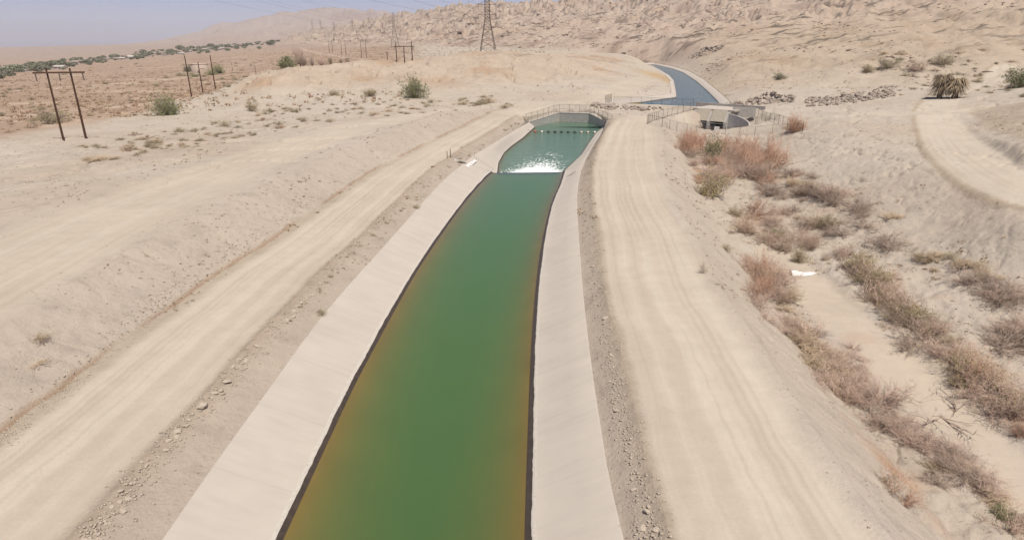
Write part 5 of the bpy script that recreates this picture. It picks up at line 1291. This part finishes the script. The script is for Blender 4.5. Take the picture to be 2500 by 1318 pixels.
# ------------------------------------------------------------------ poles, pylons, wires
def z_at_v(x, y, v):
    q0 = np.array([x, y, -CZ]); k = np.array([0, 0, 1.0]); c = (659 - v)
    return (F * (q0 @ UV) - c * (q0 @ FV)) / (c * (k @ FV) - F * (k @ UV))
POLE = {}
def pole_mesh(h, r=.17):
    k = (round(h, 1), r)
    if k not in POLE:
        m_ = MB(); m_.bar((0, 0, -.5), (0, 0, h), r, r * .65, 8); POLE[k] = m_.mesh('pole', WOOD)
    return POLE[k]
def pole_frame(name, bases, tops, arm, label, group=None, r=.17, ins=None, arm_ext=1.5, both=True):
    b0 = np.array(bases[0]); root = empty(name, b0, label=label, cat='pole frame', group=group)
    for b, t in zip(bases, tops): link('pole', pole_mesh(t - b[2], r), root, np.array(b) - b0, (0, 0, random.uniform(0, 6)))
    if arm is not None:
        a = np.array(bases[0]) - b0; c = np.array(bases[-1]) - b0; d = c - a; d[2] = 0; d /= np.linalg.norm(d)
        za = arm - b0[2]; p = a - d * arm_ext; q = c + d * arm_ext; p[2] = q[2] = za
        n = np.array([-d[1], d[0], 0]) * (r + .06)
        mb = MB()
        for s_ in ((1, -1) if both else (1,)):
            mb2 = MB(); mb2.bar(p + n * s_, q + n * s_, .12, .12, 4); arm_o = mb2.build('crossarm', WOOD, root)
        for f in (ins if ins is not None else (0.03, .5, .97)):
            s0 = p + (q - p) * f; mb2 = MB(); mb2.bar(s0 - [0, 0, .1], s0 - [0, 0, 1.3], .07, .07, 6)
            for k in range(5): mb2.bar(s0 - [0, 0, .25 + .22 * k], s0 - [0, 0, .33 + .22 * k], .13, .1, 8)
            mb2.build('insulator', GALV, arm_o)
    return root
pb = ground_px([(155,341),(210,338)]); pb[1, 1] = pb[0, 1] + .4; pb[1] = [at(210, 338, pb[1, 1])[0], pb[1, 1], pb[1, 2]]
pole_frame('pole_frame', list(pb), [z_at_v(*pb[0][:2], 166), z_at_v(*pb[1][:2], 167)], z_at_v(*pb[0][:2], 178), 'tall dark wooden pole frame with crossarm nearest the camera at left', 'wooden pole frames', .19, arm_ext=2.0)
p1 = ground_px([(468,237)])[0]; L = [p1]
for u, v, dy in ((496,229,5), (524,205,10)):
    q = at(u, v, p1[1] + dy); L.append(np.array([q[0], q[1], float(height(np.array([q[0]]), np.array([q[1]]))[0])]))
for b, vt, lb in zip(L, (137, 152, 135), ('left pole of the three slim wooden poles in front of the water tank', 'middle and shortest of the three slim wooden poles in front of the water tank', 'right pole of the three slim wooden poles in front of the water tank')):
    h = z_at_v(b[0], b[1], vt) - b[2]
    root = empty('utility_pole', b, label=lb, cat='pole', group='three poles by the tank'); link('pole', pole_mesh(h, .2), root)
    mb = MB(); mb.bar((.3, .2, h * .80), (1.5, .6, h * .77), .07, .07, 5); mb.build('crossarm', WOOD, root)
pb = ground_px([(969,151),(988,154),(1007,148)])
pole_frame('pole_frame', list(pb), [z_at_v(*b[:2], v) for b, v in zip(pb, (103, 113, 101))], z_at_v(*pb[1][:2], 114.5), 'three legged wooden pole frame on top of the spoil mound', 'wooden pole frames', .2, arm_ext=.8)
def gxy(u, D): x, y = uD(u, D); return np.array([x, y, float(height(np.array([x]), np.array([y]))[0])])
for us, D, lb in (((886, 898), 520, 'right one of three small pole frames lined up behind the mounds'), ((838, 848), 640, 'middle one of three small pole frames lined up behind the mounds'), ((808, 816), 760, 'left one of three small pole frames lined up behind the mounds')):
    bs = [gxy(u, D) for u in us]; pole_frame('pole_frame', bs, [b[2] + 13 for b in bs], bs[0][2] + 12, lb, 'wooden pole frames', .2, arm_ext=2.2)
for u, v, vt, lb in ((625,182,161,'short slim pole standing on the plain behind the left mound'), (568,174,153,'thin pole on the plain right of the water tank'), (946,147,128,'short slim post on the mound left of the three legged frame')):
    p = ground_px([(u, v)])[0]; mb = MB(); h = max(2, z_at_v(p[0], p[1], vt) - p[2]); root = empty('utility_pole', p, label=lb, cat='pole'); link('pole', pole_mesh(h, .15), root)
    mb.bar((-.8, 0, h * .95), (.8, 0, h * .95), .06, .06, 4); mb.build('crossarm', WOOD, root)
PYL = None
def pylon_meshes():
    """unit lattice tower, 40 m high"""
    out = []
    hb, hw, zw, zt_ = 5.2, 1.35, 21.5, 40.0
    leg = MB(); leg.bar((hb, hb, -1), (hw, hw, zw), .16, .13, 4); leg.bar((hw, hw, zw), (hw * .85, hw * .85, zt_), .13, .1, 4)
    br = MB(); lv = [0.3, 5.2, 9.2, 12.6, 15.4, 17.8, 19.8, 21.5, 23.4, 25.2, 27, 28.8, 30.6, 32.4, 34.2, 36, 38, 40]
    def hwz(z): return hb + (hw - hb) * z / zw if z < zw else hw + (hw * .85 - hw) * (z - zw) / (zt_ - zw)
    for z0, z1 in zip(lv[:-1], lv[1:]):
        a, b = hwz(z0), hwz(z1)
        for sx, sy, tx, ty in ((-1,-1,1,-1),(1,-1,1,1),(1,1,-1,1),(-1,1,-1,-1)):
            br.bar((sx * a, sy * a, z0), (tx * b, ty * b, z1), .07, .07, 3); br.bar((tx * a, ty * a, z0), (sx * b, sy * b, z1), .07, .07, 3)
            if z0 > 4 : br.bar((sx * a, sy * a, z0), (tx * a, ty * a, z0), .07, .07, 3)
    arms = []
    for z in (23.4, 28.8, 34.2):
        m_ = MB()
        for s_ in (-1, 1):
            for yy in (-1, 1):
                m_.bar((s_ * hw, yy * hw, z), (s_ * 5.0, 0, z + .1), .08, .08, 3); m_.bar((s_ * hw, yy * hw, z + 1.8), (s_ * 5.0, 0, z + .15), .07, .07, 3)
            m_.bar((s_ * 3.2, 0, z), (s_ * 5.4, 0, z + .1), .14, .14, 4)
        arms.append(m_)
    inm = MB(); inm.bar((0, 0, 0), (0, 0, -2.4), .12, .12, 6)
    ST = pmat('lattice_steel', lin(120,106,98,.8), .7, .15, 2, metallic=.2)
    return leg.mesh('leg', ST), br.mesh('bracing', ST), [a.mesh('crossarm', ST) for a in arms], inm.mesh('insulator', RUST)
PYL = pylon_meshes()
def pylon(p, rz, s, label):
    r = empty('transmission_tower', p, rz, label, 'tower', 'steel transmission towers', s)
    for k in range(4): link('leg', PYL[0], r, rot=(0, 0, k * math.pi / 2))
    link('bracing', PYL[1], r)
    for a, z in zip(PYL[2], (23.4, 28.8, 34.2)):
        ca_ = link('crossarm', a, r)
        for s_ in (-1, 1): link('insulator', PYL[3], ca_, (s_ * 5.1, 0, z))
    return r
T1, T2 = gxy(1197, 392), gxy(970, 830)
TW = [(T1, .12, 1.0, 'largest lattice transmission tower, cut by the top of the picture'), (T2, .2, 1.0, 'second largest lattice tower, left of the largest one behind the mounds'),
      (gxy(870, 1750), .25, .85, 'small far lattice tower right of its neighbour on the plain'), (gxy(825, 1500), .25, 1.0, 'far lattice tower with a slim top between the two small ones'),
      (gxy(793, 2300), .3, .9, 'tiny lattice tower near the end of the line'), (gxy(773, 2500), .3, 1.0, 'tiny lattice tower farthest along the line')]
for p, rz, s_, lb in TW: pylon(p, rz, s_, lb)
def tip(T, k, side, s_=1.0, rz=.15):
    z = (23.4, 28.8, 34.2)[k] - 2.4; return np.array([T[0] + side * 5.1 * math.cos(rz) * s_, T[1] + side * 5.1 * math.sin(rz) * s_, T[2] + z * s_])
def wire(p, q, sag, label, n=28, r=.028):
    pts = [p + (q - p) * t - np.array([0, 0, 4 * sag * t * (1 - t)]) for t in np.linspace(0, 1, n)]
    mb = MB(); mb.tube(pts, r, 3); o = mb.build('power_line', WIRE); tag(o, label, 'wire', 'power lines')
lvl = ('lowest', 'middle', 'top'); sd_ = {-1: 'left', 1: 'right'}
for k in range(3):
    for s_ in (-1, 1):
        wire(tip(T1, k, s_), np.array([-62 + s_ * 7.0, -60, 36 + 6.0 * k]), 4.5, '%s %s conductor sagging from the largest tower toward the camera' % (lvl[k], sd_[s_]))
        wire(tip(T2, k, s_), np.array([-104 + s_ * 12.0, -60, 46 + 6.5 * k]), 7.0, '%s %s conductor sagging from the second tower toward the camera' % (lvl[k], sd_[s_]))
        wire(tip(T1, k, s_), tip(TW[3][0], k, s_), 14.0, '%s %s conductor running from the largest tower into the distance' % (lvl[k], sd_[s_]), 20, .04)
        wire(tip(T2, k, s_), tip(TW[2][0], k, s_, .85), 12.0, '%s %s conductor running from the second tower into the distance' % (lvl[k], sd_[s_]), 20, .04)

# ------------------------------------------------------------------ tank, trees, town
tp = ground_px([(490, 179)])[0]; dist = FV @ (tp - np.array([0, 0, CZ])); tr_ = 19.5 * dist / F; th_ = 20.5 * dist / F
tk = empty('water_tank', tp, label='pale cylindrical water tank on the plain behind three poles', cat='tank')
def lathe(prof, n=36):
    V = [(r * math.cos(2 * math.pi * i / n), r * math.sin(2 * math.pi * i / n), z) for r, z in prof for i in range(n)]; m = len(prof)
    Fc = [(j * n + i, j * n + (i + 1) % n, (j + 1) * n + (i + 1) % n, (j + 1) * n + i) for j in range(m - 1) for i in range(n)]
    return np.array(V), Fc
V, Fc = lathe([(tr_, -1), (tr_, th_), (tr_ * .995, th_ + .02)]); link('shell', mesh_np('shell', V, Fc, TANK, True), tk)
V, Fc = lathe([(tr_ + .12, th_ + .03), (tr_ + .12, th_ + .2), (.05, th_ + .75), (.001, th_ + .75)]); link('roof', mesh_np('roof', V, Fc, TANK, False), tk)
mb = MB(); mb.box((tr_ * .2, -tr_ - .05, .9), (.9, .12, 1.8)); mb.build('hatch', GALV, tk)
place([(460,176,24,'dark','dark round bush against the left side of the water tank',None,1.3), (448,186,36,'pale','pale green low bush left of the water tank',None,.6), (476,188,24,'green','low green bush in front of the water tank',None,.5),
       (514,184,28,'green','green bush at the right foot of the water tank',None,.7), (535,180,40,'green','green bush right of the water tank behind the right pole',None,.8), (498,188,20,'olive','olive bush between the tank and the middle pole',None,.6)])
def tree(p, h, w_, label, kind, group=None):
    """trunk with limbs and a crown of twigs and leaves"""
    g = np.random.RandomState(int(abs(p[0]) * 7 + h * 13) % 9999); root = empty('bare_tree' if kind != 'green' else 'desert_tree', p, random.uniform(0, 6), label, 'tree', group)
    mb = MB(); th = h * .38; mb.bar((0, 0, -.4), (.05 * h * g.uniform(-1, 1), 0, th), .035 * h, .022 * h, 7)
    for k in range(5):
        a = g.uniform(0, 6.3); mb.bar((0, 0, th * g.uniform(.55, .98)), (math.cos(a) * w_ * .45, math.sin(a) * w_ * .45, h * g.uniform(.55, .9)), .017 * h, .006 * h, 5)
    mb.build('trunk', BARK, root)
    P, Q, r, tips = twig_bush(int(h * 31) % 500, nstem=34, kids=9, gk=5, R=1, Hh=1.0, up=.1, tw=.010); off = np.array([0, 0, h * .34]); sc = np.array([w_, w_, h * .66])
    V, Fc = cones(P * sc + off, Q * sc + off, r * w_ * 1.2); c_ = link('crown', mesh_np('crown', V, Fc, GREY if kind != 'pink' else PINK), root)
    if kind == 'green':
        c = tips[g.randint(0, len(tips), 1500)] * sc + off + g.normal(0, .1 * w_, (1500, 3)); V, Fc = leaves(c, .1 * w_, g); link('foliage', mesh_np('foliage', V, Fc, GREEN), c_)
for u, v, hp, wp, kd, lb in ((702,166,27,18,'green','small green tree at the left end of the row of bare trees'), (733,166,45,19,'pink','tallest bare pinkish tree in the row behind the mounds'), (743,165,26,10,'bare','dark slim bare tree just right of the tallest bare tree'),
                             (763,163,28,7,'bare','thin leaning bare tree in the middle of the row'), (784,158,24,14,'pink','bare bushy tree between the thin one and the palm stumps')):
    x, y = uD(u, 400); z0 = float(height(np.array([x]), np.array([y]))[0]); k = 400 / 1600
    tree(np.array([x, y, z0]), hp * k * 1.15, wp * k, lb, kd, 'row of trees behind the mounds')
def dead_palm(p, h, w_, label, n=240, seed=1, trunk=True, group=None):
    g = np.random.RandomState(seed); root = empty('dead_palm', p, 0, label, 'palm', group)
    mb = MB(); mb.bar((0, 0, -.3), (.05, .03, h * .8), w_ * .2, w_ * .15, 8); mb.build('trunk', BARK, root)
    a = g.uniform(0, 6.283, n); z0 = h * (1 - .75 * g.uniform(0, 1, n) ** 2.2); L_ = w_ * g.uniform(.3, 1.25, n) * (1.25 - .55 * z0 / h)
    P = np.stack([np.cos(a) * w_ * .08, np.sin(a) * w_ * .08, z0], 1); M_ = P + np.stack([np.cos(a) * L_ * .55, np.sin(a) * L_ * .55, L_ * g.uniform(-.25, .45, n)], 1)
    Q = M_ + np.stack([np.cos(a) * L_ * .4, np.sin(a) * L_ * .4, -h * g.uniform(.1, .55, n)], 1); Q[:, 2] = np.maximum(Q[:, 2], .05); side = np.stack([-np.sin(a), np.cos(a), a * 0], 1) * w_ * .022
    V = np.stack([P - side * .4, P + side * .4, M_ + side, M_ - side, Q], 1).reshape(-1, 3); o = np.arange(n)[:, None] * 5
    Fc = [tuple(o[i, 0] + j for j in (0, 1, 2, 3)) for i in range(n)] + [tuple(o[i, 0] + j for j in (3, 2, 4)) for i in range(n)]
    link('fronds', mesh_np('fronds', V, Fc, FROND), root)
q = ground_px([(2293,240),(2330,240),(2306,205)])
dead_palm(q[0], 4.4, 2.9, 'left and taller clump of the shaggy dead palm pair by the side wash', 800, 1, group='dead palms by the side wash'); dead_palm(q[1], 3.6, 3.3, 'right and wider clump of the shaggy dead palm pair by the side wash', 800, 2, group='dead palms by the side wash')
for i, (u, hp, wp, lb) in enumerate(((808,24,11,'largest dead palm clump in the row behind the mounds'), (834,20,10,'dead palm clump right of the largest one behind the mounds'), (850,22,9,'rightmost dead palm clump of the row behind the mounds'), (822,16,9,'low dead palm clump between two larger ones behind the mounds'))):
    x, y = uD(u, 390); dead_palm(np.array([x, y, float(height(np.array([x]), np.array([y]))[0])]), hp * .25, wp * .25, lb, 160, 10 + i, group='dead palms behind the mounds')
# town: trees and houses along the far edge of the plain
TREE = []; TOWNG = col('hazed_tree_leaf', 142,142,120, .3)  # leaf green lightened and greyed, distance haze put into the colour
for s_ in range(4):
    g2 = np.random.RandomState(700 + s_); nn = 420; c = g2.normal(0, 1, (nn, 3)); c /= np.linalg.norm(c, axis=1, keepdims=True); c *= (g2.uniform(.25, 1, (nn, 1)) ** .5) * np.array([1, 1, .55]); c[:, 2] += .62
    V, Fc = leaves(c, .16, g2); V = np.concatenate([V, [(-.05, 0, -.1), (.05, 0, -.1), (.04, 0, .6), (-.04, 0, .6), (0, -.05, -.1), (0, .05, -.1), (0, .04, .6), (0, -.04, .6)]]); n = len(V); Fc = np.concatenate([Fc, [[n - 8, n - 7, n - 6, n - 5], [n - 4, n - 3, n - 2, n - 1]]])
    TREE.append(mesh_np('tree', V, Fc, TOWNG))
TB = np.array([(-40,780),(0,800),(120,960),(200,1120),(300,1280),(400,1400),(500,1500),(600,1650),(690,1800)], float)
g = np.random.RandomState(77)
for i in range(300):
    u = g.uniform(-40, 700); D = np.interp(u, TB[:, 0], TB[:, 1]) * np.exp(g.normal(0, .10)); p = gxy(u, D); r = g.lognormal(.95, .38)
    o = link('tree', TREE[g.randint(4)], None, p, (0, 0, g.uniform(0, 6.3)), (r * 1.35, r * 1.35, r * g.uniform(.9, 1.4))); tag(o, 'dark green tree of the settlement strung across the far plain', 'tree', 'trees of the far settlement')
HW_ = pmat('house_wall', lin(228,216,204,.7), .8, .08, .2); HR = pmat('house_roof', lin(190,172,160,.7), .8, .15, .2); HR2 = pmat('pale_roof', lin(216,206,196,.7), .7, .05, .2)
hm = MB(); hm.box((0, 0, 1.3), (12, 7, 2.9)); hwm = hm.mesh('wall', HW_)
def roofm(m_):
    r_ = MB(); r_.add([(-6.4, -4, 2.7), (6.4, -4, 2.7), (6.4, 4, 2.7), (-6.4, 4, 2.7), (-6.4, 0, 4.2), (6.4, 0, 4.2)], [(0,1,5,4),(2,3,4,5),(0,4,3),(1,2,5),(3,2,1,0)]); return r_.mesh('roof', m_)
RF = [roofm(HR), roofm(HR2)]; dm = MB(); dm.box((1.5, -3.53, 1.0), (1.1, .08, 2.1)); doorm = dm.mesh('door', BARK); wm = MB(); wm.box((0, -3.53, 1.5), (1.6, .08, 1.1)); winm = wm.mesh('window', GALV)
for i in range(34):
    u = g.uniform(-20, 690); D = np.interp(u, TB[:, 0], TB[:, 1]) * np.exp(g.normal(-.02, .09)); p = gxy(u, D)
    e = empty('house', p, g.uniform(-.4, .4), 'pale low house among the dark trees of the far settlement', 'house', 'houses of the far settlement', g.uniform(.6, .95))
    link('wall', hwm, e); link('roof', RF[g.randint(2)], e); link('door', doorm, e); link('window', winm, e, (-3, 0, 0)); link('window', winm, e, (4.4, 0, 0))

# ------------------------------------------------------------------ haze
mb = MB(); mb.box((0, 5500, 190), (26000, 16000, 440)); hz_ = bpy.data.materials.new('haze'); hz_.use_nodes = True; t = hz_.node_tree; t.nodes.clear()
out = t.nodes.new('ShaderNodeOutputMaterial'); pv = t.nodes.new('ShaderNodeVolumePrincipled'); pv.inputs['Color'].default_value = (.84, .87, .96, 1); pv.inputs['Density'].default_value = HAZE; pv.inputs['Anisotropy'].default_value = .2
t.links.new(pv.outputs[0], out.inputs['Volume'])
o = mb.build('haze', hz_); tag(o, 'thin dusty desert haze', kind='stuff'); o.display_type = 'WIRE'
